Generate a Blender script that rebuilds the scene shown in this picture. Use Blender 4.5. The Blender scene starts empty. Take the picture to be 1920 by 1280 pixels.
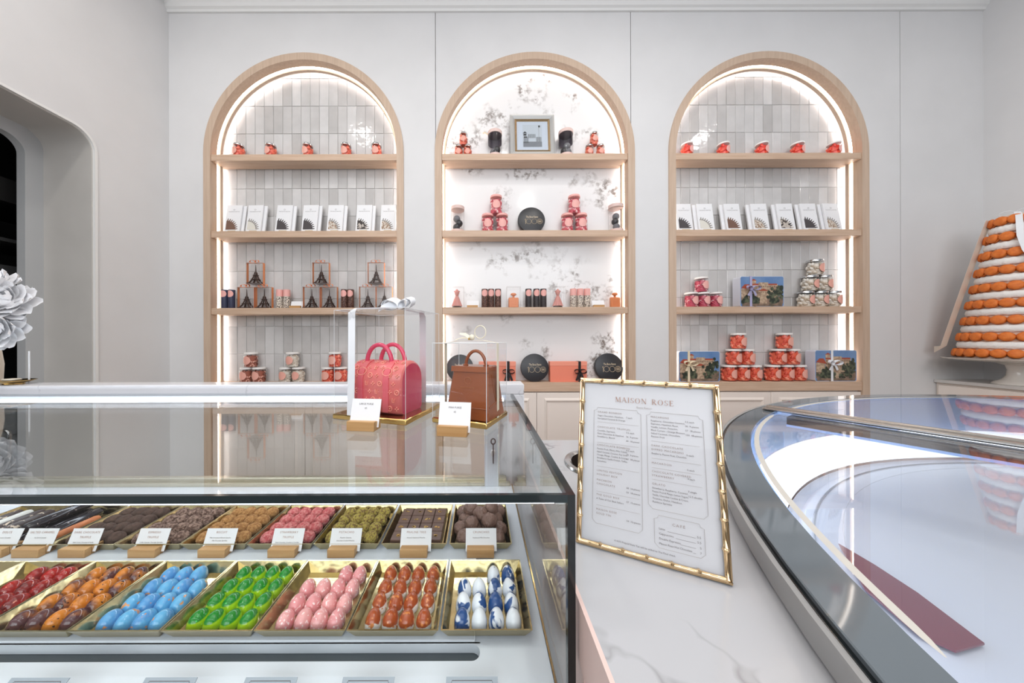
import bpy, bmesh, math, random
from mathutils import Matrix, Vector, noise
PI = math.pi
random.seed(7)
C = bpy.context.scene.collection
H = 1.45            # camera height
F = 560.0           # focal length in pixels of the 1920x1280 frame
PX, PY = 900.0, 637.0
ROLL = 0.003

# ---------------------------------------------------------------- camera, world, lights, exposure
sc = bpy.context.scene
cd = bpy.data.cameras.new('camera')
cam = bpy.data.objects.new('camera', cd)
C.objects.link(cam)
cam.matrix_world = Matrix.Translation((0, 0, H)) @ Matrix.Rotation(PI / 2, 4, 'X') @ Matrix.Rotation(-ROLL, 4, 'Z')
cd.sensor_width = 36.0
cd.lens = 36.0 * F / 1920.0
cd.shift_x = (960 - PX) / 1920.0
cd.shift_y = -(640 - PY) / 1920.0
cd.clip_start = 0.02
sc.camera = cam
sc.view_settings.view_transform = 'Standard'
sc.view_settings.look = 'None'
sc.view_settings.gamma = 1.0
sc.view_settings.use_curve_mapping = False
sc.view_settings.exposure = 0.0
try:
    sc.cycles.use_denoising = True
    sc.cycles.transparent_max_bounces = 32
    sc.cycles.max_bounces = 8
    sc.cycles.diffuse_bounces = 4
    sc.cycles.glossy_bounces = 5
    sc.cycles.caustics_reflective = False
    sc.cycles.caustics_refractive = False
    sc.cycles.sample_clamp_indirect = 4.0
except Exception:
    pass
w = bpy.data.worlds.new('world')
sc.world = w
w.use_nodes = True
w.node_tree.nodes['Background'].inputs[0].default_value = (0.84, 0.91, 1.0, 1)
w.node_tree.nodes['Background'].inputs[1].default_value = 0.5


def area(name, loc, size, power, col=(1, 1, 1), rot=(0, 0, 0), sy=None, shape=None):
    l = bpy.data.lights.new(name, 'AREA')
    l.energy = power
    l.color = col
    l.shape = shape or ('RECTANGLE' if sy else 'SQUARE')
    l.size = size
    if sy:
        l.size_y = sy
    o = bpy.data.objects.new(name, l)
    C.objects.link(o)
    o.location = loc
    o.rotation_euler = rot
    return o


# ceiling lighting of the shop, and a broad fill light added behind the camera
area('ceiling_light', (-0.1, 0.3, 4.08), 4.6, 30, (1.0, 0.98, 0.96), sy=1.6)
area('shopfront_daylight', (-0.3, -2.9, 2.95), 5.5, 118, (0.95, 0.97, 1.0), rot=(math.radians(80), 0, 0), sy=2.0)
for _x, _y in ((-1.5, 1.0), (0.9, 1.0), (2.9, 0.9), (-1.4, -0.9), (0.9, -0.9), (0.35, 0.45)):
    area('downlight', (_x, _y, 4.1), 0.14, 7.0, (1.0, 0.96, 0.9), shape='DISK')

# ---------------------------------------------------------------- helpers


def lin(c):
    """sRGB 0-255 -> linear rgba"""
    out = []
    for v in c[:3]:
        v = v / 255.0
        out.append(v / 12.92 if v <= 0.04045 else ((v + 0.055) / 1.055) ** 2.4)
    return (out[0], out[1], out[2], 1.0)


def at(x, y, Y):
    """point of pixel (x, y) of the photograph at distance Y from the camera"""
    dx, dy = x - PX, y - PY
    dx, dy = dx - ROLL * dy, dy + ROLL * dx
    return Vector((dx * Y / F, Y, H - dy * Y / F))


def onz(x, y, z):
    """point of pixel (x, y) on the horizontal plane at world height z"""
    dx, dy = x - PX, y - PY
    dx, dy = dx - ROLL * dy, dy + ROLL * dx
    Y = F * (H - z) / dy
    return Vector((dx * Y / F, Y, z))


MATS = {}


def mat(name, col, rough=0.5, metal=0.0, spec=0.5, noise_amt=0.0, noise_scale=20.0, col2=None, bump=0.0,
        bump_scale=60.0, emit=0.0, coat=0.0, stretch=(1, 1, 1), coord='Object', detail=4.0, lo=0.35, hi=0.65, sub=0.0):
    if name in MATS:
        return MATS[name]
    m = bpy.data.materials.new(name)
    MATS[name] = m
    m.use_nodes = True
    nt = m.node_tree
    b = nt.nodes['Principled BSDF']
    c1 = lin(col)
    b.inputs['Base Color'].default_value = c1
    b.inputs['Roughness'].default_value = rough
    b.inputs['Metallic'].default_value = metal
    b.inputs['Specular IOR Level'].default_value = spec
    b.inputs['Coat Weight'].default_value = coat
    if sub:
        b.inputs['Subsurface Weight'].default_value = sub
        b.inputs['Subsurface Scale'].default_value = 0.01
    if emit:
        b.inputs['Emission Color'].default_value = c1
        b.inputs['Emission Strength'].default_value = emit
    if col2 is not None or bump:
        tc = nt.nodes.new('ShaderNodeTexCoord')
        mp = nt.nodes.new('ShaderNodeMapping')
        mp.inputs['Scale'].default_value = stretch
        nt.links.new(tc.outputs[coord], mp.inputs[0])
        oi = nt.nodes.new('ShaderNodeObjectInfo')
        mul = nt.nodes.new('ShaderNodeMath')
        mul.operation = 'MULTIPLY'
        mul.inputs[1].default_value = 37.0
        nt.links.new(oi.outputs['Random'], mul.inputs[0])
        add = nt.nodes.new('ShaderNodeVectorMath')
        add.operation = 'ADD'
        nt.links.new(mp.outputs[0], add.inputs[0])
        nt.links.new(mul.outputs[0], add.inputs[1])
    if col2 is not None:
        n = nt.nodes.new('ShaderNodeTexNoise')
        n.inputs['Scale'].default_value = noise_scale
        n.inputs['Detail'].default_value = detail
        nt.links.new(add.outputs[0], n.inputs['Vector'])
        r = nt.nodes.new('ShaderNodeValToRGB')
        r.color_ramp.elements[0].position = lo
        r.color_ramp.elements[1].position = hi
        r.color_ramp.elements[0].color = c1
        r.color_ramp.elements[1].color = lin(col2)
        nt.links.new(n.outputs['Fac'], r.inputs[0])
        nt.links.new(r.outputs[0], b.inputs['Base Color'])
    if bump:
        n2 = nt.nodes.new('ShaderNodeTexNoise')
        n2.inputs['Scale'].default_value = bump_scale
        n2.inputs['Detail'].default_value = 3.0
        nt.links.new(add.outputs[0], n2.inputs['Vector'])
        bp = nt.nodes.new('ShaderNodeBump')
        bp.inputs['Strength'].default_value = bump
        bp.inputs['Distance'].default_value = 0.01
        nt.links.new(n2.outputs['Fac'], bp.inputs['Height'])
        nt.links.new(bp.outputs[0], b.inputs['Normal'])
    return m


def glass(name, tint=(1, 1, 1), ior=1.5, refl=1.0, rough=0.0):
    """thin clear sheet: transmission straight through, fresnel reflection on top"""
    if name in MATS:
        return MATS[name]
    m = bpy.data.materials.new(name)
    MATS[name] = m
    m.use_nodes = True
    nt = m.node_tree
    nt.nodes.clear()
    out = nt.nodes.new('ShaderNodeOutputMaterial')
    tr = nt.nodes.new('ShaderNodeBsdfTransparent')
    tr.inputs[0].default_value = (*tint, 1)
    gl = nt.nodes.new('ShaderNodeBsdfGlossy')
    gl.inputs['Roughness'].default_value = rough
    lw = nt.nodes.new('ShaderNodeLayerWeight')
    lw.inputs['Blend'].default_value = 0.5
    pw = nt.nodes.new('ShaderNodeMath')
    pw.operation = 'POWER'
    pw.inputs[1].default_value = 5.0
    f0 = ((ior - 1) / (ior + 1)) ** 2
    mu = nt.nodes.new('ShaderNodeMath')
    mu.operation = 'MULTIPLY_ADD'
    mu.inputs[1].default_value = (1 - f0) * refl
    mu.inputs[2].default_value = f0 * refl
    mu.use_clamp = True
    nt.links.new(lw.outputs['Facing'], pw.inputs[0])
    mx = nt.nodes.new('ShaderNodeMixShader')
    nt.links.new(pw.outputs[0], mu.inputs[0])
    nt.links.new(mu.outputs[0], mx.inputs[0])
    nt.links.new(tr.outputs[0], mx.inputs[1])
    nt.links.new(gl.outputs[0], mx.inputs[2])
    nt.links.new(mx.outputs[0], out.inputs[0])
    return m


def wood(name, c1, c2, axis=0, rough=0.45, scale=9.0):
    st = [14.0, 14.0, 14.0]
    st[axis] = 0.9
    return mat(name, c1, rough=rough, col2=c2, noise_scale=scale, stretch=tuple(st), lo=0.3, hi=0.75, detail=6.0, bump=0.05, bump_scale=20)


class MB:
    def __init__(s):
        s.v, s.f, s.m = [], [], []

    def add(s, vs, fs, mi=0, M=None):
        o = len(s.v)
        if M is not None:
            vs = [M @ Vector(p) for p in vs]
        s.v.extend([tuple(p) for p in vs])
        for f in fs:
            s.f.append(tuple(i + o for i in f))
            s.m.append(mi)
        return s

    def box(s, x0, x1, y0, y1, z0, z1, mi=0, M=None):
        vs = [(x0, y0, z0), (x1, y0, z0), (x1, y1, z0), (x0, y1, z0), (x0, y0, z1), (x1, y0, z1), (x1, y1, z1), (x0, y1, z1)]
        fs = [(0, 3, 2, 1), (4, 5, 6, 7), (0, 1, 5, 4), (1, 2, 6, 5), (2, 3, 7, 6), (3, 0, 4, 7)]
        return s.add(vs, fs, mi, M)

    def cbox(s, x0, x1, y0, y1, z0, z1, b=0.003, mi=0, M=None):
        """box with chamfered edges"""
        b = min(b, (x1 - x0) / 2.1, (y1 - y0) / 2.1, (z1 - z0) / 2.1)
        vs = []
        idx = {}
        for ix, (xa, xb) in enumerate(((x0, x0 + b), (x1, x1 - b))):
            for iy, (ya, yb) in enumerate(((y0, y0 + b), (y1, y1 - b))):
                for iz, (za, zb) in enumerate(((z0, z0 + b), (z1, z1 - b))):
                    idx[(ix, iy, iz)] = len(vs)
                    vs += [(xa, yb, zb), (xb, ya, zb), (xb, yb, za)]
        g = lambda ix, iy, iz, k: idx[(ix, iy, iz)] + k
        fs = []
        for i in (0, 1):
            q = [g(i, 0, 0, 0), g(i, 1, 0, 0), g(i, 1, 1, 0), g(i, 0, 1, 0)]
            fs.append(tuple(q if i else q[::-1]))
            q = [g(0, i, 0, 1), g(1, i, 0, 1), g(1, i, 1, 1), g(0, i, 1, 1)]
            fs.append(tuple(q[::-1] if i else q))
            q = [g(0, 0, i, 2), g(1, 0, i, 2), g(1, 1, i, 2), g(0, 1, i, 2)]
            fs.append(tuple(q if i else q[::-1]))
        for a in (0, 1):
            for c in (0, 1):
                q = [g(a, c, 0, 0), g(a, c, 0, 1), g(a, c, 1, 1), g(a, c, 1, 0)]
                fs.append(tuple(q if (a == c) else q[::-1]))
                q = [g(a, 0, c, 0), g(a, 1, c, 0), g(a, 1, c, 2), g(a, 0, c, 2)]
                fs.append(tuple(q if (a == c) else q[::-1]))
                q = [g(0, a, c, 1), g(1, a, c, 1), g(1, a, c, 2), g(0, a, c, 2)]
                fs.append(tuple(q[::-1] if (a == c) else q))
        for ix in (0, 1):
            for iy in (0, 1):
                for iz in (0, 1):
                    t = (g(ix, iy, iz, 0), g(ix, iy, iz, 1), g(ix, iy, iz, 2))
                    fs.append(t if (ix + iy + iz) % 2 == 1 else t[::-1])
        return s.add(vs, fs, mi, M)

    def lathe(s, prof, n=24, mi=0, M=None, cap0=True, cap1=True):
        """profile [(r, z)] turned about z"""
        vs = []
        for r, z in prof:
            for i in range(n):
                a = 2 * PI * i / n
                vs.append((r * math.cos(a), r * math.sin(a), z))
        fs = []
        for k in range(len(prof) - 1):
            for i in range(n):
                j = (i + 1) % n
                fs.append((k * n + i, k * n + j, (k + 1) * n + j, (k + 1) * n + i))
        if cap0:
            fs.append(tuple(range(n))[::-1])
        if cap1:
            fs.append(tuple(range((len(prof) - 1) * n, len(prof) * n)))
        return s.add(vs, fs, mi, M)

    def ell(s, c, r, nu=12, nv=8, mi=0, M=None):
        vs = [(c[0], c[1], c[2] - r[2])]
        for k in range(1, nv):
            t = -PI / 2 + PI * k / nv
            for i in range(nu):
                a = 2 * PI * i / nu
                vs.append((c[0] + r[0] * math.cos(t) * math.cos(a), c[1] + r[1] * math.cos(t) * math.sin(a), c[2] + r[2] * math.sin(t)))
        vs.append((c[0], c[1], c[2] + r[2]))
        fs = []
        for i in range(nu):
            j = (i + 1) % nu
            fs.append((0, 1 + j, 1 + i))
            for k in range(nv - 2):
                fs.append((1 + k * nu + i, 1 + k * nu + j, 1 + (k + 1) * nu + j, 1 + (k + 1) * nu + i))
            fs.append((1 + (nv - 2) * nu + i, 1 + (nv - 2) * nu + j, len(vs) - 1))
        return s.add(vs, fs, mi, M)

    def prism(s, poly, z0, z1, mi=0, M=None, caps=(True, True)):
        n = len(poly)
        vs = [(p[0], p[1], z0) for p in poly] + [(p[0], p[1], z1) for p in poly]
        fs = [(i, (i + 1) % n, n + (i + 1) % n, n + i) for i in range(n)]
        if caps[0]:
            fs.append(tuple(range(n))[::-1])
        if caps[1]:
            fs.append(tuple(range(n, 2 * n)))
        return s.add(vs, fs, mi, M)

    def tube(s, pts, r, n=8, mi=0, closed=False, M=None, caps=True):
        pts = [Vector(p) for p in pts]
        m = len(pts)
        rr = r if isinstance(r, (list, tuple)) else [r] * m
        vs, fs = [], []
        up = None
        for k in range(m):
            if closed:
                t = pts[(k + 1) % m] - pts[(k - 1) % m]
            else:
                t = pts[min(k + 1, m - 1)] - pts[max(k - 1, 0)]
            t.normalize()
            if up is None:
                up = Vector((0, 0, 1)) if abs(t.z) < 0.9 else Vector((0, 1, 0))
            a = t.cross(up)
            if a.length < 1e-6:
                a = t.orthogonal()
            a.normalize()
            b = a.cross(t).normalized()
            up = b
            for i in range(n):
                q = 2 * PI * i / n
                vs.append(pts[k] + a * (rr[k] * math.cos(q)) + b * (rr[k] * math.sin(q)))
        for k in range(m if closed else m - 1):
            k2 = (k + 1) % m
            for i in range(n):
                j = (i + 1) % n
                fs.append((k * n + i, k * n + j, k2 * n + j, k2 * n + i))
        if not closed and caps:
            fs.append(tuple(range(n))[::-1])
            fs.append(tuple(range((m - 1) * n, m * n)))
        return s.add(vs, fs, mi, M)

    def strip(s, pts, wv, hw, mi=0, M=None, th=0.0006):
        """flat ribbon along pts; wv = width direction (one or per point); hw half width"""
        pts = [Vector(p) for p in pts]
        m = len(pts)
        vs, fs = [], []
        for k in range(m):
            t = (pts[min(k + 1, m - 1)] - pts[max(k - 1, 0)]).normalized()
            wd = Vector(wv[k] if isinstance(wv, list) else wv).normalized()
            h = hw[k] if isinstance(hw, list) else hw
            nn = t.cross(wd)
            if nn.length < 1e-6:
                nn = Vector((0, 0, 1))
            nn = nn.normalized() * th / 2
            vs += [pts[k] - wd * h - nn, pts[k] + wd * h - nn, pts[k] + wd * h + nn, pts[k] - wd * h + nn]
        for k in range(m - 1):
            for i in range(4):
                j = (i + 1) % 4
                fs.append((k * 4 + i, k * 4 + j, k * 4 + 4 + j, k * 4 + 4 + i))
        fs += [(3, 2, 1, 0), (m * 4 - 4, m * 4 - 3, m * 4 - 2, m * 4 - 1)]
        return s.add(vs, fs, mi, M)

    def build(s, name, mats, parent=None, loc=None, rot=None, kind=None, flat=False, label=None, ang=38):
        me = bpy.data.meshes.new(name)
        me.from_pydata(s.v, [], s.f)
        if not isinstance(mats, (list, tuple)):
            mats = [mats]
        for m in mats:
            me.materials.append(m)
        if len(mats) > 1:
            me.polygons.foreach_set('material_index', s.m)
        me.update()
        bm = bmesh.new()
        bm.from_mesh(me)
        bmesh.ops.recalc_face_normals(bm, faces=bm.faces)
        bm.to_mesh(me)
        bm.free()
        if not flat:
            me.shade_smooth()
            me.set_sharp_from_angle(angle=math.radians(ang))
        o = bpy.data.objects.new(name, me)
        C.objects.link(o)
        if parent is not None:
            o.parent = parent
        if loc is not None:
            o.location = loc
        if rot is not None:
            o.rotation_euler = rot
        if kind:
            o['kind'] = kind
        if label:
            o['label'] = label
        return o


def raw(name, mesh, parent=None, loc=None, rot=None, scale=None, kind=None):
    o = bpy.data.objects.new(name, mesh)
    C.objects.link(o)
    if parent is not None:
        o.parent = parent
    if loc is not None:
        o.location = loc
    if rot is not None:
        o.rotation_euler = rot
    if scale is not None:
        o.scale = scale
    if kind:
        o['kind'] = kind
    return o


def tag(o, label, cat, group=None):
    o['label'] = label
    o['category'] = cat
    if group:
        o['group'] = group
    return o


def thing(name, label, cat, loc=(0, 0, 0), rz=0.0, group=None):
    o = bpy.data.objects.new(name, None)
    C.objects.link(o)
    o.location = loc
    o.rotation_euler = (0, 0, rz)
    o.empty_display_size = 0.05
    return tag(o, label, cat, group)


def dup(root, label, loc, rz=0.0, group=None, scale=None):
    r = root.copy()
    C.objects.link(r)
    r.location = loc
    r.rotation_euler = (root.rotation_euler[0], root.rotation_euler[1], rz)
    r['label'] = label
    if group:
        r['group'] = group
    if scale:
        r.scale = scale
    for ch in list(root.children):
        c = ch.copy()
        C.objects.link(c)
        c.parent = r
        for g in list(ch.children):
            d = g.copy()
            C.objects.link(d)
            d.parent = c
    return r


def R(ax, a):
    return Matrix.Rotation(a, 4, ax)


def Tm(x, y, z):
    return Matrix.Translation((x, y, z))


_txt = {}


def text_geo(s_, bold=0.0, spacing=1.0):
    """outline faces of a line of type, 1 unit high, centred on x"""
    key = (s_, bold, spacing)
    if key not in _txt:
        cu = bpy.data.curves.new('type', 'FONT')
        cu.body = s_
        cu.size = 1.0
        cu.resolution_u = 2
        cu.offset = bold
        cu.space_character = spacing
        o = bpy.data.objects.new('type', cu)
        C.objects.link(o)
        dg = bpy.context.evaluated_depsgraph_get()
        me = bpy.data.meshes.new_from_object(o.evaluated_get(dg))
        vs = [tuple(v.co) for v in me.vertices]
        fs = [tuple(p.vertices) for p in me.polygons]
        bpy.data.objects.remove(o)
        bpy.data.meshes.remove(me)
        wd = max([v[0] for v in vs] + [0.001])
        _txt[key] = (vs, fs, wd)
    return _txt[key]


def put_text(mb, s_, size, x, z, y=0.0, align='C', mi=0, M=None, bold=0.0, spacing=1.0, maxw=None, mirror=False):
    """type in the xz plane facing -y"""
    vs, fs, wd = text_geo(s_, bold, spacing)
    k = size
    kx = k
    if maxw and wd * k > maxw:
        kx = maxw / wd
    off = {'C': -wd / 2, 'L': 0.0, 'R': -wd}[align]
    mb.add([(x + (v[0] + off) * kx, y, z + v[1] * k) for v in vs], fs, mi, M)


# all lettering is made first, while the scene is still small
WORDS = []
# ---------------------------------------------------------------- materials
M_WALL = mat('wall_paint', (222, 221, 221), rough=0.55, col2=(218, 217, 217), noise_scale=3, bump=0.02, bump_scale=120)
M_CEIL = mat('ceiling_paint', (232, 232, 232), rough=0.8)
M_TRIM = mat('white_moulding', (232, 231, 229), rough=0.45)
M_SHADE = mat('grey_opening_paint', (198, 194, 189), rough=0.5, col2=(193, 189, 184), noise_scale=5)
M_DARK = mat('dark_glass', (16, 15, 15), rough=0.15)
M_DARKGREY = mat('dark_grey', (58, 58, 58), rough=0.4)
M_FLOOR = mat('floor_stone', (186, 180, 172), rough=0.35, col2=(172, 166, 158), noise_scale=3)
M_OAK = wood('pale_oak', (212, 184, 160), (194, 162, 136), 0, scale=5)
M_OAKV = wood('pale_oak_upright', (206, 182, 160), (192, 166, 144), 2, scale=5)
M_LED = mat('led_strip', (255, 250, 242), emit=11.0)
M_LED2 = mat('led_strip_back', (252, 248, 248), emit=11.0)
M_LEDB = mat('cool_led_strip', (236, 243, 255), emit=13.0)
M_LEDB3 = mat('front_led_strip', (240, 246, 255), emit=9.0)
M_LEDB2 = mat('blue_edge_light', (150, 185, 245), emit=0.9)
M_CAB = mat('cabinet_paint', (236, 225, 216), rough=0.45)
M_SLIP = mat('grout', (214, 212, 210), rough=0.9)


def tile_material():
    m = bpy.data.materials.new('zellige_glaze')
    m.use_nodes = True
    nt = m.node_tree
    b = nt.nodes['Principled BSDF']
    oi = nt.nodes.new('ShaderNodeObjectInfo')
    r = nt.nodes.new('ShaderNodeValToRGB')
    r.color_ramp.elements[0].color = lin((200, 197, 195))
    r.color_ramp.elements[1].color = lin((224, 222, 221))
    nt.links.new(oi.outputs['Random'], r.inputs[0])
    tc = nt.nodes.new('ShaderNodeTexCoord')
    mul = nt.nodes.new('ShaderNodeMath')
    mul.operation = 'MULTIPLY'
    mul.inputs[1].default_value = 61.0
    nt.links.new(oi.outputs['Random'], mul.inputs[0])
    add = nt.nodes.new('ShaderNodeVectorMath')
    nt.links.new(tc.outputs['Object'], add.inputs[0])
    nt.links.new(mul.outputs[0], add.inputs[1])
    n = nt.nodes.new('ShaderNodeTexNoise')
    n.inputs['Scale'].default_value = 14
    n.inputs['Detail'].default_value = 2
    nt.links.new(add.outputs[0], n.inputs['Vector'])
    n3 = nt.nodes.new('ShaderNodeTexNoise')
    n3.inputs['Scale'].default_value = 9
    nt.links.new(add.outputs[0], n3.inputs['Vector'])
    mx = nt.nodes.new('ShaderNodeMixRGB')
    mx.blend_type = 'MULTIPLY'
    mx.inputs[0].default_value = 0.25
    nt.links.new(r.outputs[0], mx.inputs[1])
    nt.links.new(n3.outputs['Fac'], mx.inputs[2])
    nt.links.new(mx.outputs[0], b.inputs['Base Color'])
    bp = nt.nodes.new('ShaderNodeBump')
    bp.inputs['Strength'].default_value = 0.3
    bp.inputs['Distance'].default_value = 0.008
    nt.links.new(n.outputs['Fac'], bp.inputs['Height'])
    nt.links.new(bp.outputs[0], b.inputs['Normal'])
    b.inputs['Roughness'].default_value = 0.08
    return m


M_TILE = tile_material()


def marble_material(name, base, vein, scale, lo, hi, cl=1.6, rough=0.15, spread=(0.52, 0.62)):
    """white stone with clusters of dark flecks"""
    m = bpy.data.materials.new(name)
    m.use_nodes = True
    nt = m.node_tree
    b = nt.nodes['Principled BSDF']
    tc = nt.nodes.new('ShaderNodeTexCoord')
    n1 = nt.nodes.new('ShaderNodeTexNoise')
    n1.inputs['Scale'].default_value = cl
    n1.inputs['Detail'].default_value = 3
    n2 = nt.nodes.new('ShaderNodeTexNoise')
    n2.inputs['Scale'].default_value = scale
    n2.inputs['Detail'].default_value = 6
    n2.inputs['Roughness'].default_value = 0.7
    for n in (n1, n2):
        nt.links.new(tc.outputs['Object'], n.inputs['Vector'])
    r1 = nt.nodes.new('ShaderNodeValToRGB')
    r1.color_ramp.elements[0].position = spread[0]
    r1.color_ramp.elements[1].position = spread[1]
    r2 = nt.nodes.new('ShaderNodeValToRGB')
    r2.color_ramp.elements[0].position = lo
    r2.color_ramp.elements[1].position = hi
    nt.links.new(n1.outputs['Fac'], r1.inputs[0])
    nt.links.new(n2.outputs['Fac'], r2.inputs[0])
    mu = nt.nodes.new('ShaderNodeMath')
    mu.operation = 'MULTIPLY'
    nt.links.new(r1.outputs[0], mu.inputs[0])
    nt.links.new(r2.outputs[0], mu.inputs[1])
    mx = nt.nodes.new('ShaderNodeMixRGB')
    mx.inputs[1].default_value = lin(base)
    mx.inputs[2].default_value = lin(vein)
    nt.links.new(mu.outputs[0], mx.inputs[0])
    nt.links.new(mx.outputs[0], b.inputs['Base Color'])
    b.inputs['Roughness'].default_value = rough
    return m


M_SPECK = marble_material('flecked_stone', (236, 235, 235), (132, 122, 116), 19, 0.48, 0.62, cl=3.4, spread=(0.49, 0.61))


def vein_material(name, base, vein, scale=1.6, rough=0.12, width=0.012):
    m = bpy.data.materials.new(name)
    m.use_nodes = True
    nt = m.node_tree
    b = nt.nodes['Principled BSDF']
    tc = nt.nodes.new('ShaderNodeTexCoord')
    n1 = nt.nodes.new('ShaderNodeTexNoise')
    n1.inputs['Scale'].default_value = scale
    n1.inputs['Detail'].default_value = 5
    n1.inputs['Roughness'].default_value = 0.55
    nt.links.new(tc.outputs['Object'], n1.inputs['Vector'])
    s = nt.nodes.new('ShaderNodeMath')
    s.operation = 'SUBTRACT'
    s.inputs[1].default_value = 0.5
    nt.links.new(n1.outputs['Fac'], s.inputs[0])
    a = nt.nodes.new('ShaderNodeMath')
    a.operation = 'ABSOLUTE'
    nt.links.new(s.outputs[0], a.inputs[0])
    r = nt.nodes.new('ShaderNodeValToRGB')
    r.color_ramp.elements[0].color = (1, 1, 1, 1)
    r.color_ramp.elements[0].position = 0.0
    r.color_ramp.elements[1].color = (0, 0, 0, 1)
    r.color_ramp.elements[1].position = width
    nt.links.new(a.outputs[0], r.inputs[0])
    n2 = nt.nodes.new('ShaderNodeTexNoise')
    n2.inputs['Scale'].default_value = 7
    nt.links.new(tc.outputs['Object'], n2.inputs['Vector'])
    r2 = nt.nodes.new('ShaderNodeValToRGB')
    r2.color_ramp.elements[0].position = 0.5
    r2.color_ramp.elements[1].position = 0.62
    nt.links.new(n2.outputs['Fac'], r2.inputs[0])
    mu = nt.nodes.new('ShaderNodeMath')
    mu.operation = 'MULTIPLY'
    nt.links.new(r.outputs[0], mu.inputs[0])
    nt.links.new(r2.outputs[0], mu.inputs[1])
    mx = nt.nodes.new('ShaderNodeMixRGB')
    mx.inputs[1].default_value = lin(base)
    mx.inputs[2].default_value = lin(vein)
    nt.links.new(mu.outputs[0], mx.inputs[0])
    nt.links.new(mx.outputs[0], b.inputs['Base Color'])
    b.inputs['Roughness'].default_value = rough
    return m


M_QUARTZ = vein_material('veined_quartz', (188, 188, 191), (150, 148, 150), scale=2.6, width=0.007)
M_LEDGE = vein_material('ledge_marble', (222, 221, 224), (150, 150, 156), scale=5)
M_PANE = glass('clear_pane', (0.97, 0.985, 0.98), 1.5, 1.0)
M_FRONT = glass('front_pane_glass', (0.97, 0.985, 0.98), 1.5, 0.35)
M_ACET = glass('clear_acetate', (0.985, 0.985, 0.985), 1.38, 0.8)
M_JAR = glass('clear_jar', (0.98, 0.98, 0.98), 1.4, 0.9, 0.02)
M_GOLD = mat('gold_card', (222, 186, 118), rough=0.16, metal=1.0, bump=0.05, bump_scale=30)
M_TRAYGOLD = mat('tray_gold', (190, 174, 130), rough=0.16, metal=1.0, bump=0.12, bump_scale=22)
M_FRAMEGOLD = mat('frame_gold', (232, 200, 156), rough=0.13, metal=1.0)
M_CHROME = mat('chrome', (206, 206, 206), rough=0.16, metal=1.0)
M_WHITE = mat('white_card', (238, 238, 240), rough=0.5)
M_PAPER = mat('menu_paper', (200, 200, 203), rough=0.35, coat=0.3)
M_INK = mat('grey_ink', (112, 106, 106), rough=0.6)
M_INKL = mat('pale_ink', (176, 170, 168), rough=0.6)
M_ROSEINK = mat('rose_ink', (172, 134, 118), rough=0.5)
M_BLOCK = wood('card_block_wood', (206, 164, 112), (176, 130, 78), 0, scale=5)
M_BLACK = mat('black_edge', (14, 20, 22), rough=0.12)
M_GREEN = mat('glass_edge', (20, 36, 40), rough=0.1)
M_CASE = mat('case_white', (224, 229, 236), rough=0.3)
M_CASEIN = mat('case_slot_grey', (150, 158, 168), rough=0.35)
M_SLOTDK = mat('slot_dark', (66, 74, 80), rough=0.5)
M_PINKPANEL = mat('blush_panel', (228, 200, 192), rough=0.45)
M_WHITELID = mat('white_lid', (236, 232, 228), rough=0.35)
M_STICKER = mat('blush_sticker', (236, 172, 156), rough=0.5)
M_STICKERP = mat('pink_sticker', (240, 178, 170), rough=0.5)
M_WRIB = mat('white_ribbon', (236, 238, 242), rough=0.45)
M_IRIB = mat('ivory_ribbon', (238, 230, 208), rough=0.45)
M_BRIB = mat('black_ribbon', (26, 22, 24), rough=0.5)
M_ORIB = mat('orange_ribbon', (240, 150, 96), rough=0.4)
M_GRIB = mat('cream_ribbon', (232, 216, 186), rough=0.45)
M_LRIB = mat('lavender_ribbon', (176, 172, 204), rough=0.45)
M_CHOC = mat('dark_chocolate', (70, 50, 42), rough=0.45)
M_CORAL = mat('coral_box', (240, 138, 112), rough=0.5)
M_TIN = mat('black_tin', (40, 40, 44), rough=0.35)
M_GOLDPRINT = mat('gold_print', (206, 188, 160), rough=0.4)
# ---------------------------------------------------------------- room shell
YW = 2.30                       # front face of the shelf wall
K = YW / F
XL, XR = -2.39, 3.88
ZC = H + 2.70


def wx(px):
    return (px - PX) * K


def wz(py):
    return H + (PY - py) * K


def struct(o):
    o['kind'] = 'structure'
    return o


struct(MB().box(-6, 7, -3.2, 5.0, -0.05, 0.0).build('floor', M_FLOOR))
struct(MB().box(-3.2, 6, -3.2, 3.0, ZC, ZC + 0.05).build('ceiling', M_CEIL))

ARCH = [571.0, 1003.5, 1441.0]           # arch centre lines in the photograph's px
RO, RI = 187 * K, 174 * K
ZS = wz(286.5)                            # springing line
ZF = 0.0


def arc(cx, r, n=40, a0=0.0, a1=PI):
    return [(cx + r * math.cos(a0 + (a1 - a0) * i / n), ZS + r * math.sin(a0 + (a1 - a0) * i / n)) for i in range(n + 1)]


wall = bpy.data.objects.new('wall_back', None)
C.objects.link(wall)
struct(wall)


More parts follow.
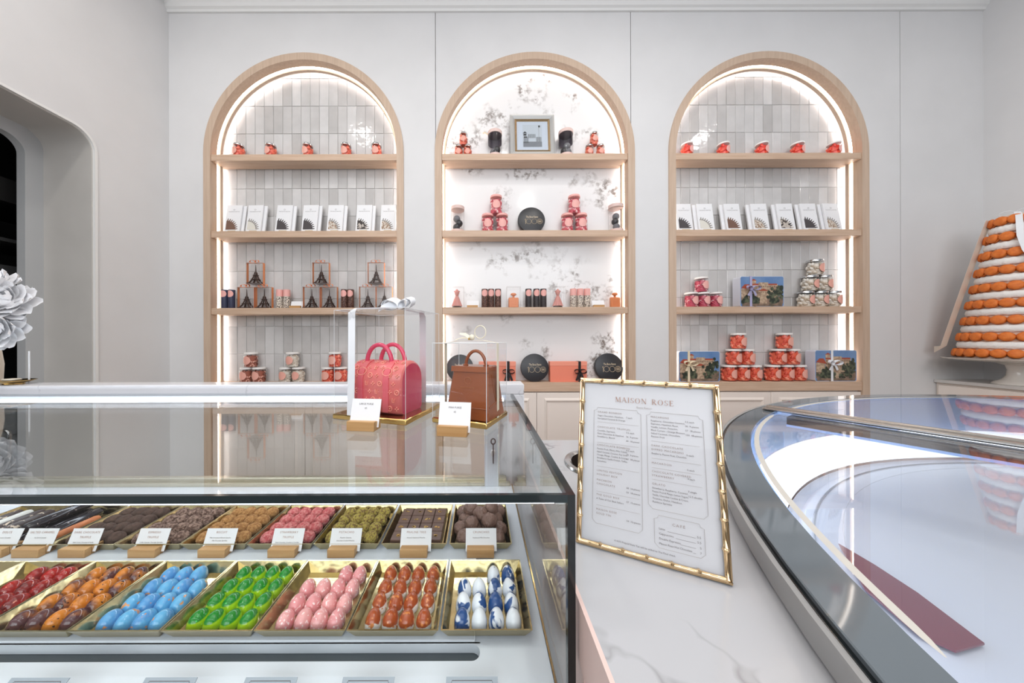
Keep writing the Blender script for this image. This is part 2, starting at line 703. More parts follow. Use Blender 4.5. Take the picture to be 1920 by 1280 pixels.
def wall_panel(x0, x1, cx=None, xa=None, xb=None):
    """wall panel between x0 and x1 down to the floor, cut out for the arch whose centre is cx"""
    mb = MB()
    y0, y1 = YW, YW + 0.02
    if cx is None:
        mb.box(x0, x1, y0, y1, 0, ZC)
    else:
        r = RO - 0.01
        if x0 < cx - r:
            mb.box(x0, cx - r, y0, y1, 0, ZC)
        if x1 > cx + r:
            mb.box(cx + r, x1, y0, y1, 0, ZC)
        pts = [p for p in arc(cx, r, 48)]
        pts = [(min(max(p[0], x0), x1), p[1]) for p in pts]
        for a, b in zip(pts[:-1], pts[1:]):
            if abs(a[0] - b[0]) < 1e-5:
                continue
            vs = [(a[0], y0, a[1]), (b[0], y0, b[1]), (b[0], y0, ZC), (a[0], y0, ZC),
                  (a[0], y1, a[1]), (b[0], y1, b[1]), (b[0], y1, ZC), (a[0], y1, ZC)]
            mb.add(vs, [(0, 1, 2, 3), (4, 7, 6, 5), (0, 4, 5, 1), (3, 2, 6, 7)])
    o = mb.build('wall_panel', M_WALL, wall, ang=20)
    return o


g = 0.0022
c0, c1, c2 = (wx(a) for a in ARCH)
s1, s2, s3 = wx(818), wx(1184), wx(1689)
wall_panel(XL, s1 - g, c0)
wall_panel(s1 + g, s2 - g, c1)
wall_panel(s2 + g, s3 - g, c2)
wall_panel(s3 + g, XR + 0.3)
MB().box(XL - 0.4, XR + 0.4, YW + 0.155, YW + 0.2, 0, ZC).build('wall_core', M_SLIP, wall)
for xx in (s1, s2, s3):
    MB().box(xx - 0.03, xx + 0.03, YW + 0.021, YW + 0.03, 0 if xx == s3 else ZS + 0.35, ZC).build('wall_batten', M_SLIP, wall)

# crown moulding, in the shape of a stepped cove
zc0 = wz(24)
prof = [(0.0, 0.0), (0.014, 0.0), (0.016, 0.018), (0.03, 0.026), (0.034, 0.05), (0.075, 0.10), (0.085, 0.13), (0.11, 0.14), (0.11, 0.20), (0, 0.20)]


def crown(name, p0, p1, nrm):
    mb = MB()
    n = len(prof)
    vs = []
    for p in (p0, p1):
        for d, z in prof:
            vs.append((p[0] + nrm[0] * d, p[1] + nrm[1] * d, zc0 + z))
    fs = [(i, (i + 1) % n, n + (i + 1) % n, n + i) for i in range(n)] + [tuple(range(n)), tuple(range(n, 2 * n))]
    mb.add(vs, fs)
    return struct(mb.build(name, M_TRIM, ang=25))


crown('trim_1', (XL, YW), (XR, YW), (0, -1))
crown('trim_2', (XL, -3.0), (XL, YW - 0.11), (1, 0))
crown('trim_3', (XR, 1.2), (XR, YW - 0.11), (-1, 0))

# left wall with its deep rounded opening
YO1, ZO1, RR = 1.846, H + 1.272, 0.10      # far edge and head of the opening, corner radius
YO0, ZO0 = -0.4, 0.06
JD = 0.305                                 # depth of the reveal


def opening_outline(grow=0.0, r=RR, n=10):
    y1, z1, y0, z0 = YO1 + grow, ZO1 + grow, YO0 - grow, ZO0 - grow
    r = r + grow
    out = []
    for cy, cz, a0 in ((y1 - r, z1 - r, 0), (y0 + r, z1 - r, PI / 2), (y0 + r, z0 + r, PI), (y1 - r, z0 + r, 1.5 * PI)):
        for i in range(n + 1):
            a = a0 + PI / 2 * i / n
            out.append((cy + r * math.cos(a), cz + r * math.sin(a)))
    return out


def ring_x(mb, out, inn, x0, x1, mi=0):
    """solid between two outlines (y, z), from x0 to x1"""
    n = len(out)
    vs = [(x0, p[0], p[1]) for p in out] + [(x0, p[0], p[1]) for p in inn] + [(x1, p[0], p[1]) for p in out] + [(x1, p[0], p[1]) for p in inn]
    fs = []
    for i in range(n):
        j = (i + 1) % n
        fs += [(i, j, n + j, n + i), (2 * n + i, 3 * n + i, 3 * n + j, 2 * n + j), (i, 2 * n + i, 2 * n + j, j), (n + i, n + j, 3 * n + j, 3 * n + i)]
    mb.add(vs, fs, mi)


bm = bmesh.new()
loop_o = [bm.verts.new((XL, y, z)) for y, z in ((-3.2, 0), (YW + 0.03, 0), (YW + 0.03, ZC), (-3.2, ZC))]
loop_i = [bm.verts.new((XL, y, z)) for y, z in opening_outline(0.018)]
eds = []
for lp in (loop_o, loop_i):
    for i in range(len(lp)):
        eds.append(bm.edges.new((lp[i], lp[(i + 1) % len(lp)])))
bmesh.ops.triangle_fill(bm, edges=eds, use_beauty=True)
me = bpy.data.meshes.new('wall_left')
bm.to_mesh(me)
bm.free()
me.materials.append(M_WALL)
wl = bpy.data.objects.new('wall_left', me)
C.objects.link(wl)
struct(wl)
mb = MB()
ring_x(mb, opening_outline(0.020), opening_outline(0.006), XL - 0.01, XL + 0.006)
mb.build('edge_bead', M_TRIM, wl, ang=30)
mb = MB()
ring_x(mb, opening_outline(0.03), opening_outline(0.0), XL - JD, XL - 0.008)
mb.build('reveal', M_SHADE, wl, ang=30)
mb = MB()
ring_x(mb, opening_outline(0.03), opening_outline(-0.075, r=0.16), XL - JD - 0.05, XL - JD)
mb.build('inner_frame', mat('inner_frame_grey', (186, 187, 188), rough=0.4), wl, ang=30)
# the dark room beyond, with its back bar
dr = bpy.data.objects.new('wall_beyond', None)
C.objects.link(dr)
struct(dr)
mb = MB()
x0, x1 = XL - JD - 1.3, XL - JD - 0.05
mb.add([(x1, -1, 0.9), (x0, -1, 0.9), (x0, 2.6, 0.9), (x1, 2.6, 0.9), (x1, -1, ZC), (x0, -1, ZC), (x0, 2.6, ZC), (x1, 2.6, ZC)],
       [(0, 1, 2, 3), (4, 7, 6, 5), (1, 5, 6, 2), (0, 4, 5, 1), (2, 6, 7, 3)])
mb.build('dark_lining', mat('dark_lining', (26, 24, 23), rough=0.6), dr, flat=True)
MB().box(x1 - 0.6, x1 - 0.12, 0.2, 2.4, H + 0.28, H + 0.46).build('bar_shelf', M_DARKGREY, dr)
MB().box(x1 - 0.6, x1 - 0.1, 0.2, 2.4, H + 0.84, H + 0.98).build('bar_head', mat('very_dark', (22, 20, 20), rough=0.6), dr)
for i in range(4):
    MB().lathe([(0.022, 0), (0.03, 0.02), (0.016, 0.05), (0.026, 0.10), (0.03, 0.14), (0.014, 0.19), (0.026, 0.22)], 12).build(
        'baluster', M_BLACK, dr, loc=(x1 - 0.16, 1.36 + 0.12 * i, H + 0.62))
MB().box(x1 - 0.55, x1 - 0.1, 0.2, 2.4, H + 0.60, H + 0.62).build('bar_rail', M_DARKGREY, dr)

# inner door leaf of the passage with a bent metal pull
door = bpy.data.objects.new('door_1', None)
C.objects.link(door)
struct(door)
MB().cbox(XL - JD - 0.095, XL - JD - 0.055, 1.52, 1.80, 0.06, H - 0.26, 0.004).build('door_stile', mat('door_grey', (160, 163, 166), rough=0.4), door)
hy, xh = 1.66, XL - JD - 0.055
hz1, hz0 = H - 0.50, H - 0.655
pts = [(xh, hy, hz1), (xh + 0.07, hy + 0.02, hz1), (xh + 0.088, hy + 0.024, hz1 - 0.01), (xh + 0.094, hy + 0.025, hz1 - 0.03), (xh + 0.094, hy + 0.025, hz0 + 0.03),
       (xh + 0.088, hy + 0.024, hz0 + 0.01), (xh + 0.07, hy + 0.02, hz0), (xh, hy, hz0)]
mb = MB()
mb.tube(pts, 0.010, 10)
mb.build('door_handle', M_CHROME, door)

# right wall, returning behind the end cabinet
struct(MB().box(XR, XR + 0.1, 1.2, YW + 0.03, 0, ZC).build('wall_right', M_WALL))
struct(MB().box(XR + 0.1, 5.6, 1.2, 1.3, 0, ZC).build('wall_right_return', M_WALL))
struct(MB().box(5.6, 5.7, -3.2, 1.3, 0, ZC).build('wall_side', M_WALL))
struct(MB().box(XL, 5.6, -3.1, -3.0, 0, 1.85).build('wall_front', mat('shopfront_grey', (120, 116, 112), rough=0.6)))

# ---------------------------------------------------------------- the three arched shelf niches
SHELF = [wz(288.5), wz(432), wz(576), wz(717)]
TH = [12 * K, 12 * K, 12 * K, 17 * K]
YB = YW + 0.125                       # back of the niche
arch_words = ['left-hand arched oak niche with grey glazed tiles behind its shelves',
              'middle arched oak niche with a black-flecked white stone back',
              'right-hand arched oak niche with grey glazed tiles beside the cake tower']


def arch_solid(cx, ro, ri, y0, y1, zb, n=44):
    """inverted-U solid between radii ri and ro down to height zb"""
    mb = MB()
    out = [(cx + ro, zb)] + arc(cx, ro, n) + [(cx - ro, zb)]
    inn = [(cx + ri, zb)] + arc(cx, ri, n) + [(cx - ri, zb)]
    m = len(out)
    vs = [(p[0], y0, p[1]) for p in out] + [(p[0], y0, p[1]) for p in inn] + [(p[0], y1, p[1]) for p in out] + [(p[0], y1, p[1]) for p in inn]
    fs = []
    for i in range(m - 1):
        j = i + 1
        fs += [(i, j, m + j, m + i), (2 * m + i, 3 * m + i, 3 * m + j, 2 * m + j), (i, 2 * m + i, 2 * m + j, j), (m + i, m + j, 3 * m + j, 3 * m + i)]
    fs += [(0, m, 3 * m, 2 * m), (m - 1, 3 * m - 1, 4 * m - 1, 2 * m - 1)]
    mb.add(vs, fs)
    return mb


# zellige tiles: three slightly uneven shapes shared by all copies
TW, THh = 17.2 * 2.425 / F, 51.5 * 2.425 / F
tile_meshes = []
for k in range(4):
    rnd = random.Random(k)
    mb = MB()
    mb.cbox(-TW / 2 + 0.001, TW / 2 - 0.001, -0.009, 0, -THh / 2 + 0.001, THh / 2 - 0.001, 0.0022)
    v2 = []
    for (x, y, z) in mb.v:
        v2.append((x + rnd.uniform(-0.0007, 0.0007), y + (rnd.uniform(-0.0002, 0.0002) if y < -0.004 else 0), z + rnd.uniform(-0.0008, 0.0008)))
    mb.v = v2
    o = mb.build('tile', M_TILE, ang=12)
    tile_meshes.append(o.data)
    bpy.data.objects.remove(o)

for ai, px in enumerate(ARCH):
    cx = wx(px)
    zb = SHELF[3]
    n_ = thing('arched_shelf_niche', arch_words[ai], 'shelving', (cx, YW, zb), group='arched shelf niches')
    P_ = Tm(-cx, -YW, -zb)

    def part(mb, name, m_, par=None, **kw):
        mb.v = [(v[0] - cx, v[1] - YW, v[2] - zb) for v in mb.v]
        return mb.build(name, m_, par or n_, **kw)

    part(arch_solid(cx, RO, RI, YW - 0.010, YW + 0.050, 0.0), 'arch_frame', M_OAKV, ang=30)
    part(arch_solid(cx, RO, RI + 0.006, YW + 0.050, YW + 0.062, zb), 'led_channel', M_TRIM, ang=30)
    part(arch_solid(cx, RI + 0.0058, RI + 0.001, YW + 0.0512, YW + 0.0605, zb + 0.002), 'led_strip', M_LED, ang=30)
    part(arch_solid(cx, RO, RI - 0.017, YW + 0.062, YW + 0.084, zb), 'inner_reveal', M_OAKV, ang=30)
    part(arch_solid(cx, RO, RI + 0.014, YW + 0.084, YB, zb), 'rear_channel', M_TRIM, ang=30)
    part(arch_solid(cx, RI + 0.0138, RI + 0.006, YW + 0.085, YW + 0.096, zb + 0.002), 'back_led', M_LED2, ang=30)  # second strip out of sight behind the reveal, added for the glow on the back
    # shelves
    for k in range(4):
        z1 = SHELF[k]
        if k < 3:
            part(MB().cbox(cx - RI + 0.0005, cx + RI - 0.0005, YW - 0.004, YB - 0.012, z1 - TH[k], z1, 0.0015), 'shelf', M_OAK)
        else:
            part(MB().cbox(cx - RI + 0.0005, cx + RI - 0.0005, YW - 0.004, YB, z1 - TH[k], z1, 0.0015), 'bottom_shelf', M_OAK)
    if ai == 1:
        part(MB().box(cx - RO - 0.01, cx + RO + 0.01, YB, YB + 0.012, zb, ZS + RO + 0.02), 'stone_back', M_SPECK)
    else:
        bk = part(MB().box(cx - RO - 0.01, cx + RO + 0.01, YB + 0.0015, YB + 0.014, zb, ZS + RO + 0.02), 'grout_bed', M_SLIP)
        xs = wx(463) * 2.425 / 2.30 if ai == 0 else wx(1311) * 2.425 / 2.30
        z0 = H + (PY - 198.7) * 2.425 / F
        rnd = random.Random(ai)
        i0 = math.ceil((cx - RI - 0.03 - xs) / TW)
        for i in range(i0, i0 + 22):
            x = xs + (i + 0.5) * TW
            if x > cx + RI + 0.02:
                break
            for j in range(-3, 16):
                z = z0 - (j + 0.5) * THh
                if z < zb - 0.12:
                    continue
                zn = z - THh / 2
                dd = 0 if zn < ZS else math.hypot(max(abs(x - cx) - TW / 2, 0), zn - ZS)
                if dd > RI + 0.012 or zn < zb - 0.21:
                    continue
                o = raw('tile', tile_meshes[rnd.randrange(4)], bk, loc=(x - cx, YB - YW + 0.005, z - zb),
                        rot=(rnd.uniform(-0.003, 0.003), 0, rnd.uniform(-0.004, 0.004)))
    # base cabinet with two raised-panel doors
    b_ = thing('base_cabinet', ['cream panelled base cabinet seen through the glass case', 'cream panelled base cabinet between glass case and menu',
                                'cream panelled base cabinet behind the round glass counter'][ai], 'cabinet', (cx, YW, 0), group='base cabinets under the niches')
    zt = SHELF[3] - TH[3] - 0.004
    MB().box(-RI + 0.002, RI - 0.002, 0.022, 0.10, 0.0, zt).build('carcass', M_CAB, b_)
    xm = 1006 if ai == 1 else (1446 if ai == 2 else 571)
    xm = wx(xm) - cx
    for (xa, xb) in ((-RI + 0.004, xm - 0.002), (xm + 0.002, RI - 0.004)):
        d = MB()
        d.cbox(xa, xb, 0.0, 0.02, 0.08, zt - 0.006, 0.002)
        dd = d.build('door', M_CAB, b_)
        mm = MB()
        i1, i2 = 0.055, 0.080
        out = [(xa + i1, 0.08 + i1), (xb - i1, 0.08 + i1), (xb - i1, zt - 0.006 - 0.04), (xa + i1, zt - 0.006 - 0.04)]
        inn = [(xa + i2, 0.08 + i2), (xb - i2, 0.08 + i2), (xb - i2, zt - 0.006 - 0.075), (xa + i2, zt - 0.006 - 0.075)]
        vs = [(p[0], 0.0, p[1]) for p in out] + [(p[0] * 0.5 + q[0] * 0.5, -0.012, p[1] * 0.5 + q[1] * 0.5) for p, q in zip(out, inn)] + [(p[0], 0.0, p[1]) for p in inn]
        fs = []
        for i in range(4):
            j = (i + 1) % 4
            fs += [(i, j, 4 + j, 4 + i), (4 + i, 4 + j, 8 + j, 8 + i)]
        mm.add(vs, fs)
        mm.build('door_moulding', M_CAB, dd, flat=True)
# ---------------------------------------------------------------- glass display case
ZT = H - 0.156                  # upper face of the top pane
ZD = H - 0.419                  # deck
XC, YF_, YR = 0.0953, 0.300, 0.865
XE = -1.75                      # far end of the case, beyond the frame
tp = 0.0078
case = thing('display_case', 'long glass pastry case with black edges and a white deck full of gold trays', 'display case', (0, YF_, 0))
CO = Tm(0, -YF_, 0)


def cpart(mb, name, m_, par=None, **kw):
    mb.v = [(v[0], v[1] - YF_, v[2]) for v in mb.v]
    return mb.build(name, m_, par or case, **kw)


cpart(MB().box(XE, XC - tp, YF_ + 0.0043, YR, ZT - tp, ZT), 'top_pane', M_PANE, flat=True)
cpart(MB().box(XE, XC - tp, YF_, YF_ + 0.004, ZD - 0.25, ZT - tp), 'front_pane', M_FRONT, flat=True)
cpart(MB().box(XC - 0.004, XC, YF_ + tp, YR, ZD - 0.25, ZT - tp), 'side_pane', M_PANE, flat=True)
cpart(MB().box(XE, XC - tp, YF_, YF_ + 0.0042, ZT - tp, ZT), 'front_edge', M_GREEN)
cpart(MB().box(XE, XC - 0.02, YF_ + 0.0055, YF_ + 0.0105, ZT - tp - 0.0035, ZT - tp - 0.0005), 'front_led', M_LEDB3)  # added strip that brightens the deck and draws a line under the edge
cpart(MB().box(XC - tp, XC, YF_ + tp, YR, ZT - tp, ZT), 'side_edge', M_GREEN)
mb = MB()
mb.box(XC - tp, XC, YF_, YF_ + tp, ZD - 0.25, ZT)
cpart(mb, 'corner_post', M_BLACK)
# deck with its long rounded air slot, and the raised tray platform
SX, SY0, SY1 = -0.012, 0.390, 0.4115
mb = MB()
mb.box(XE, XC - 0.006, YF_ + 0.006, SY0, ZD - 0.012, ZD)
mb.box(XE, XC - 0.006, SY1, YR - 0.006, ZD - 0.012, ZD)
rr = (SY1 - SY0) / 2
pts = [(SX, SY1), (SX, SY0)]
cap = [(SX + 0.0 + rr * math.cos(a), SY0 + rr + rr * math.sin(a)) for a in [(-PI / 2 + PI * i / 10) for i in range(11)]]
poly = [(SX, SY0)] + [(XC - 0.006, SY0), (XC - 0.006, SY1), (SX, SY1)] + cap[::-1][1:-1]
# fan of quads between the round end and the right side
n = len(cap)
for i in range(n - 1):
    a, b = cap[i], cap[i + 1]
    mb.add([(a[0], a[1], ZD), (XC - 0.006, a[1], ZD), (XC - 0.006, b[1], ZD), (b[0], b[1], ZD),
            (a[0], a[1], ZD - 0.012), (XC - 0.006, a[1], ZD - 0.012), (XC - 0.006, b[1], ZD - 0.012), (b[0], b[1], ZD - 0.012)],
           [(0, 1, 2, 3), (4, 7, 6, 5), (0, 3, 7, 4)])
cpart(mb, 'deck', M_CASE, ang=20)
cpart(MB().box(XE, SX + 0.02, SY0, SY1 + 0.01, ZD - 0.017, ZD - 0.0125), 'air_slot', M_SLOTDK)
cpart(MB().box(XE, SX + rr, SY1 + 0.001, SY1 + 0.003, ZD - 0.0125, ZD + 0.0).cbox(XE, SX + 0.004, SY1 + 0.002, 0.78, ZD, ZD + 0.0035, 0.001), 'tray_platform', M_CASE)
mb = MB()
mb.box(XE, XC - 0.006, YF_ + 0.006, YR - 0.006, 0.1, ZD - 0.26)
cpart(mb, 'base', M_CASE)
cpart(MB().box(XE, XC - 0.006, YR - 0.012, YR - 0.004, ZD - 0.26, ZD - 0.0125), 'rear_apron', M_CASE)
cpart(MB().cbox(XE, XC - 0.02, YR + 0.002, YR + 0.02, ZD - 0.02, ZD + 0.020, 0.002), 'rear_rail', mat('champagne_metal', (196, 190, 170), rough=0.25, metal=0.6))
cpart(MB().cbox(XE, XC - 0.010, YR - 0.010, YR + 0.002, ZD, ZD + 0.010, 0.001), 'rear_track', mat('champagne_metal', (196, 190, 170)))
cpart(MB().box(XE, XC - 0.03, YR - 0.036, YR - 0.016, ZT - 0.0145, ZT - tp - 0.0005), 'led_batten', M_LEDB)
cpart(MB().cbox(XE, XC - 0.02, YR - 0.014, YR + 0.02, ZT - 0.016, ZT - 0.0005, 0.001), 'rear_header', M_CASEIN)
cpart(MB().box(XC - 0.0052, XC - 0.0042, YF_ + 0.01, YR, ZD, ZD + 0.0025), 'gold_bead', M_GOLD)
st_ = cpart(MB().cbox(0.012, 0.052, YR - 0.012, YR + 0.012, ZD, ZT - 0.016, 0.001), 'rear_stile', M_CASE)
lk = MB()
lk.lathe([(0.006, 0), (0.006, 0.012)], 12, M=Tm(0.036, YR - 0.012 - YF_, H - 0.318) @ R('X', PI / 2))
lk.cbox(0.030, 0.036, YR - 0.028 - YF_, YR - 0.024 - YF_, H - 0.325, H - 0.311, 0.001)
lk.build('lock', M_WHITELID, st_)
kk = MB()
kk.cbox(0.0345, 0.0375, YR - 0.034 - YF_, YR - 0.024 - YF_, H - 0.345, H - 0.29, 0.0008)
kk.tube([(0.036 + 0.006 * math.cos(a), YR - 0.03 - YF_, H - 0.284 + 0.008 * math.sin(a)) for a in [2 * PI * i / 12 for i in range(12)]], 0.0018, 6, closed=True)
kk.build('key', M_TIN, st_)

# pale marble service ledge behind the case
lg = thing('service_ledge', 'pale marble ledge with a square leg running behind the glass case', 'ledge', (0, YR, 0))
mb = MB()
mb.cbox(XE, 0.131, 0.022, 0.085, H - 0.163, H - 0.131, 0.003)
mb.build('ledge_top', M_LEDGE, lg)
mb = MB()
mb.cbox(0.056, 0.131, 0.022, 0.085, 0.0, H - 0.163, 0.002)
mb.build('ledge_leg', M_LEDGE, lg)
MB().box(XE, 0.075, 0.0205, 0.0216, H - 0.166, H - 0.1635).build('gold_bead', M_GOLD, lg)

# ---------------------------------------------------------------- white quartz counter, with its round waste port
ZCN = H - 0.265
XCN = 0.1035
HC = (1.764, -0.361)
RC = 1.5985
counter = thing('quartz_counter', 'white veined quartz counter on blush panels between the two glass displays', 'counter', (XCN, 0.2, 0))
port = onz(1122, 862, ZCN)
port = Vector((0.260, 0.632, ZCN))
PR = 0.068
bm = bmesh.new()
zb = 0


def loopv(pts, z):
    return [bm.verts.new((p[0] - XCN, p[1] - 0.2, z)) for p in pts]


a_st, a_en = math.radians(128), math.radians(196)
rc2 = 1.5885
outer = [(XCN, -0.35), (XCN, 0.789)]
arcp = []
for i in range(41):
    a = math.radians(134.5) + (math.radians(181) - math.radians(134.5)) * i / 40
    arcp.append((HC[0] + rc2 * math.cos(a), HC[1] + rc2 * math.sin(a)))
outer += [(arcp[0][0] + 0.02, 0.789)] + arcp + [(arcp[-1][0] + 0.02, -0.35)]
hole = [(port.x + PR * math.cos(2 * PI * i / 32), port.y + PR * math.sin(2 * PI * i / 32)) for i in range(32)]
lo_, li_ = loopv(outer, ZCN), loopv(hole, ZCN)
eds = []
for lp in (lo_, li_):
    for i in range(len(lp)):
        eds.append(bm.edges.new((lp[i], lp[(i + 1) % len(lp)])))
res = bmesh.ops.triangle_fill(bm, edges=eds, use_beauty=True)
fc = [f for f in bm.faces]
ex = bmesh.ops.extrude_face_region(bm, geom=fc)
for v in [e for e in ex['geom'] if isinstance(e, bmesh.types.BMVert)]:
    v.co.z -= 0.02
bmesh.ops.recalc_face_normals(bm, faces=bm.faces)
me = bpy.data.meshes.new('slab')
bm.to_mesh(me)
bm.free()
me.materials.append(M_QUARTZ)
raw('slab', me, counter)
MB().box(-0.004, 0.0, -0.55, 0.589, ZCN - 0.062, ZCN - 0.0).build('edge_trim', M_PINKPANEL, counter)
mb = MB()
mb.box(0.003, 0.08, -0.55, 0.56, 0.0, ZCN - 0.021)
mb.build('side_panel', mat('blush_panel_deep', (222, 196, 190), rough=0.4), counter)
MB().box(0.08, 0.30, 0.53, 0.56, 0, ZCN - 0.021).build('rear_panel', M_PINKPANEL, counter)
for yy in (-0.45, -0.15, 0.1, 0.3):
    MB().box(0.0, 0.003, yy, yy + 0.03, 0.2, ZCN - 0.062).build('panel_rib', M_PINKPANEL, counter)
pt = thing('waste_port', 'round metal-rimmed waste port sunk in the counter behind the menu frame', 'waste port', (port.x, port.y, ZCN))
mb = MB()
n = 36
mb.lathe([(PR - 0.003, -0.01), (PR - 0.003, 0.003), (PR + 0.002, 0.006), (PR + 0.010, 0.005), (PR + 0.012, 0.001)], n, cap0=False, cap1=False)
mb.build('rim', M_CHROME, pt)
MB().lathe([(PR - 0.004, 0.002), (PR - 0.004, -0.14), (0.001, -0.14)], n, cap0=False, cap1=False).build('bowl', mat('bronze_bowl', (96, 82, 78), rough=0.3, metal=0.7), pt)

# ---------------------------------------------------------------- round glass gelato counter
hx = 0.23
ZR = H - hx
can = thing('round_gelato_counter', 'huge round gelato counter with a grey-rimmed glass lid split by a steel hinge bar', 'gelato counter', (HC[0], HC[1], 0))
N = 160
M_RIM = mat('grey_enamelled_glass', (104, 112, 118), rough=0.05, spec=0.6)
M_BAND = mat('grey_satin_band', (150, 149, 148), rough=0.4)
M_BLUEW = mat('cool_white_interior', (176, 198, 240), rough=0.35)
M_LIP = mat('beige_line', (206, 202, 194), rough=0.4)
Rn = lambda q: q * hx
MB().lathe([(Rn(6.94), 0.0), (Rn(6.94), 0.0055), (Rn(6.935), 0.0065), (Rn(6.74), 0.0065), (Rn(6.74), 0.0)], N, cap0=False, cap1=False, M=Tm(0, 0, ZR - 0.0065)).build('rim', M_RIM, can)
MB().lathe([(Rn(6.93), -0.005), (Rn(6.97), -0.005), (Rn(6.97), -0.02)], N, cap0=False, cap1=False, M=Tm(0, 0, ZR)).build('seal', M_BLACK, can)
MB().lathe([(Rn(6.965), -0.008), (Rn(6.965), 0.0), (Rn(6.975), 0.0012), (Rn(6.99), 0.0005), (Rn(6.995), -0.003), (Rn(6.985), -0.0265), (Rn(6.96), -0.0275)], N, cap0=False, cap1=False, M=Tm(0, 0, ZR - 0.003)).build('steel_band', M_BAND, can)
mb = MB()
mb.lathe([(Rn(6.90), 0.0), (Rn(6.90), ZR - 0.04)], N, cap0=False, cap1=False)
mb.build('drum', M_PINKPANEL, can)
# interior: wall, glowing band, inner disc
MB().lathe([(Rn(6.735), 0.0), (Rn(6.765), -0.002), (Rn(6.765), -0.6 * hx + 0.01)], N, cap0=False, cap1=False, M=Tm(0, 0, ZR - 0.007)).build('inner_wall', M_BLUEW, can)
MB().lathe([(Rn(6.76), -0.6 * hx + 0.002), (Rn(6.64), -0.62 * hx), (Rn(6.50), -0.96 * hx)], N, cap0=False, cap1=False, M=Tm(0, 0, ZR)).build('light_band', mat('cool_light_band', (235, 243, 255), emit=1.7), can)
MB().lathe([(Rn(6.50), 0.0), (Rn(6.40), -0.004), (Rn(6.36), 0.004), (Rn(6.2), 0.01), (Rn(5.0), 0.016), (Rn(2.0), 0.018), (0.001, 0.018)], N, cap0=False, cap1=False, M=Tm(0, 0, ZR - 1.0 * hx)).build(
    'inner_disc', mat('cool_grey_disc', (210, 213, 228), rough=0.3), can)
MB().lathe([(Rn(6.965), 0.0), (Rn(6.965), 0.0062)], N, cap0=False, cap1=False, M=Tm(0, 0, ZCN)).build('base_seal', M_BLACK, can)  # shadow line at the foot of the band, put in as a black ring
for q_ in (6.28, 6.08, 5.86):  # thin grey rings standing in for the shelf's reflection
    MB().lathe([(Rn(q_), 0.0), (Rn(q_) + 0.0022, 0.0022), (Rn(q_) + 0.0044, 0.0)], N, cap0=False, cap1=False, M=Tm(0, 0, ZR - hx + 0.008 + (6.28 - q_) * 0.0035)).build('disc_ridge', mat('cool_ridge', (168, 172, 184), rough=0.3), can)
# glass lid halves, either side of the hinge bar
bd = Vector((0.53, -0.848, 0)).normalized()
bn = Vector((-bd.y, bd.x, 0))        # pointing to the far half
off = -0.44 * hx
rg = Rn(6.745)
bang = math.atan2(bd.y, bd.x)
for sgn, lab in ((1, 'far'), (-1, 'near')):
    mb = MB()
    m = 72
    pts = []
    d0 = 0.03
    cc = -off * 1.0
    lim = math.asin(min(0.99, (0.02) / rg))
    for i in range(m + 1):
        a = bang + (lim + (PI - 2 * lim) * i / m) * sgn
        pts.append((rg * math.cos(a), rg * math.sin(a)))
    mb.prism(pts, ZR - 0.0062, ZR - 0.0008)
    mb.build('lid_glass', M_PANE, can, flat=True)
# hinge bar made of two profiles and its dark underside
mb = MB()
L = Rn(6.86)
Mb = Tm(0, 0, ZR) @ R('Z', bang)
mb.cbox(-L, L, -0.020, 0.006, 0.001, 0.010, 0.003, M=Mb)
mb.cbox(-L, L * 0.97, 0.008, 0.022, 0.001, 0.014, 0.004, M=Mb)
mb.build('hinge_bar', mat('brushed_steel', (200, 196, 190), rough=0.22, metal=1.0), can)
mb = MB()
mb.box(-Rn(6.6), Rn(6.6), -0.030, 0.026, -0.034, -0.008, M=Mb)
mb.build('under_beam', mat('dark_beam', (72, 74, 78), rough=0.25), can)
mb = MB()
mb.box(-Rn(6.6), Rn(6.6), -0.034, -0.0305, -0.036, -0.030, M=Mb)
mb.build('beam_bead', M_LEDB2, can) if 'M_LEDB2' in globals() else mb.build('beam_bead', mat('blue_bead', (150, 180, 235), rough=0.3), can)


def arc_line(r, a0, a1, wdt, z, name, m_, n=60):
    mb = MB()
    vs, fs = [], []
    for i in range(n + 1):
        a = math.radians(a0 + (a1 - a0) * i / n)
        e = 1.0
        t = min(i, n - i) / 3.0
        if t < 1:
            e = math.sqrt(max(1 - (1 - t) ** 2, 0.02))
        for rr in (r - wdt / 2 * e, r + wdt / 2 * e):
            vs.append((rr * math.cos(a), rr * math.sin(a), z))
    for i in range(n):
        fs.append((2 * i, 2 * i + 1, 2 * i + 3, 2 * i + 2))
    mb.add(vs, fs)
    mb.build(name, m_, can, flat=True)


arc_line(Rn(6.695), 124.5, 158, Rn(0.036), ZR - 0.0004, 'printed_line', M_LIP)  # thin beige arcs laid flat on the lid
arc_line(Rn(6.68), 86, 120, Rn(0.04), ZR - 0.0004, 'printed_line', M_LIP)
MB().lathe([(Rn(6.738), 0.0), (Rn(6.716), -0.0006), (Rn(6.716), -0.0022), (Rn(6.738), -0.0022)], N, cap0=False, cap1=False, M=Tm(0, 0, ZR - 0.0066)).build('edge_light', M_LEDB2, can)  # blue-white glow along the rim, put in as a faintly emissive ring
# a thin plum coloured sheet laid over the near side of the disc
arcw = MB()
zpl = ZR - hx + 0.020
pl = [onz(x, y, zpl) for x, y in ((1572, 1018), (1640, 1058), (1720, 1110), (1846, 1205), (1792, 1220), (1722, 1188), (1622, 1104))]
arcw.prism([(p.x - HC[0], p.y - HC[1]) for p in pl], zpl - 0.003, zpl)
arcw.build('plum_pan_cover', mat('plum_cover', (126, 70, 86), rough=0.3), can)
# ---------------------------------------------------------------- goods on the shelves
YI = YW + 0.062                  # depth line the goods stand on
KI = YI / F


def gx(px, Y=None):
    return (px - PX) * (Y or YI) / F


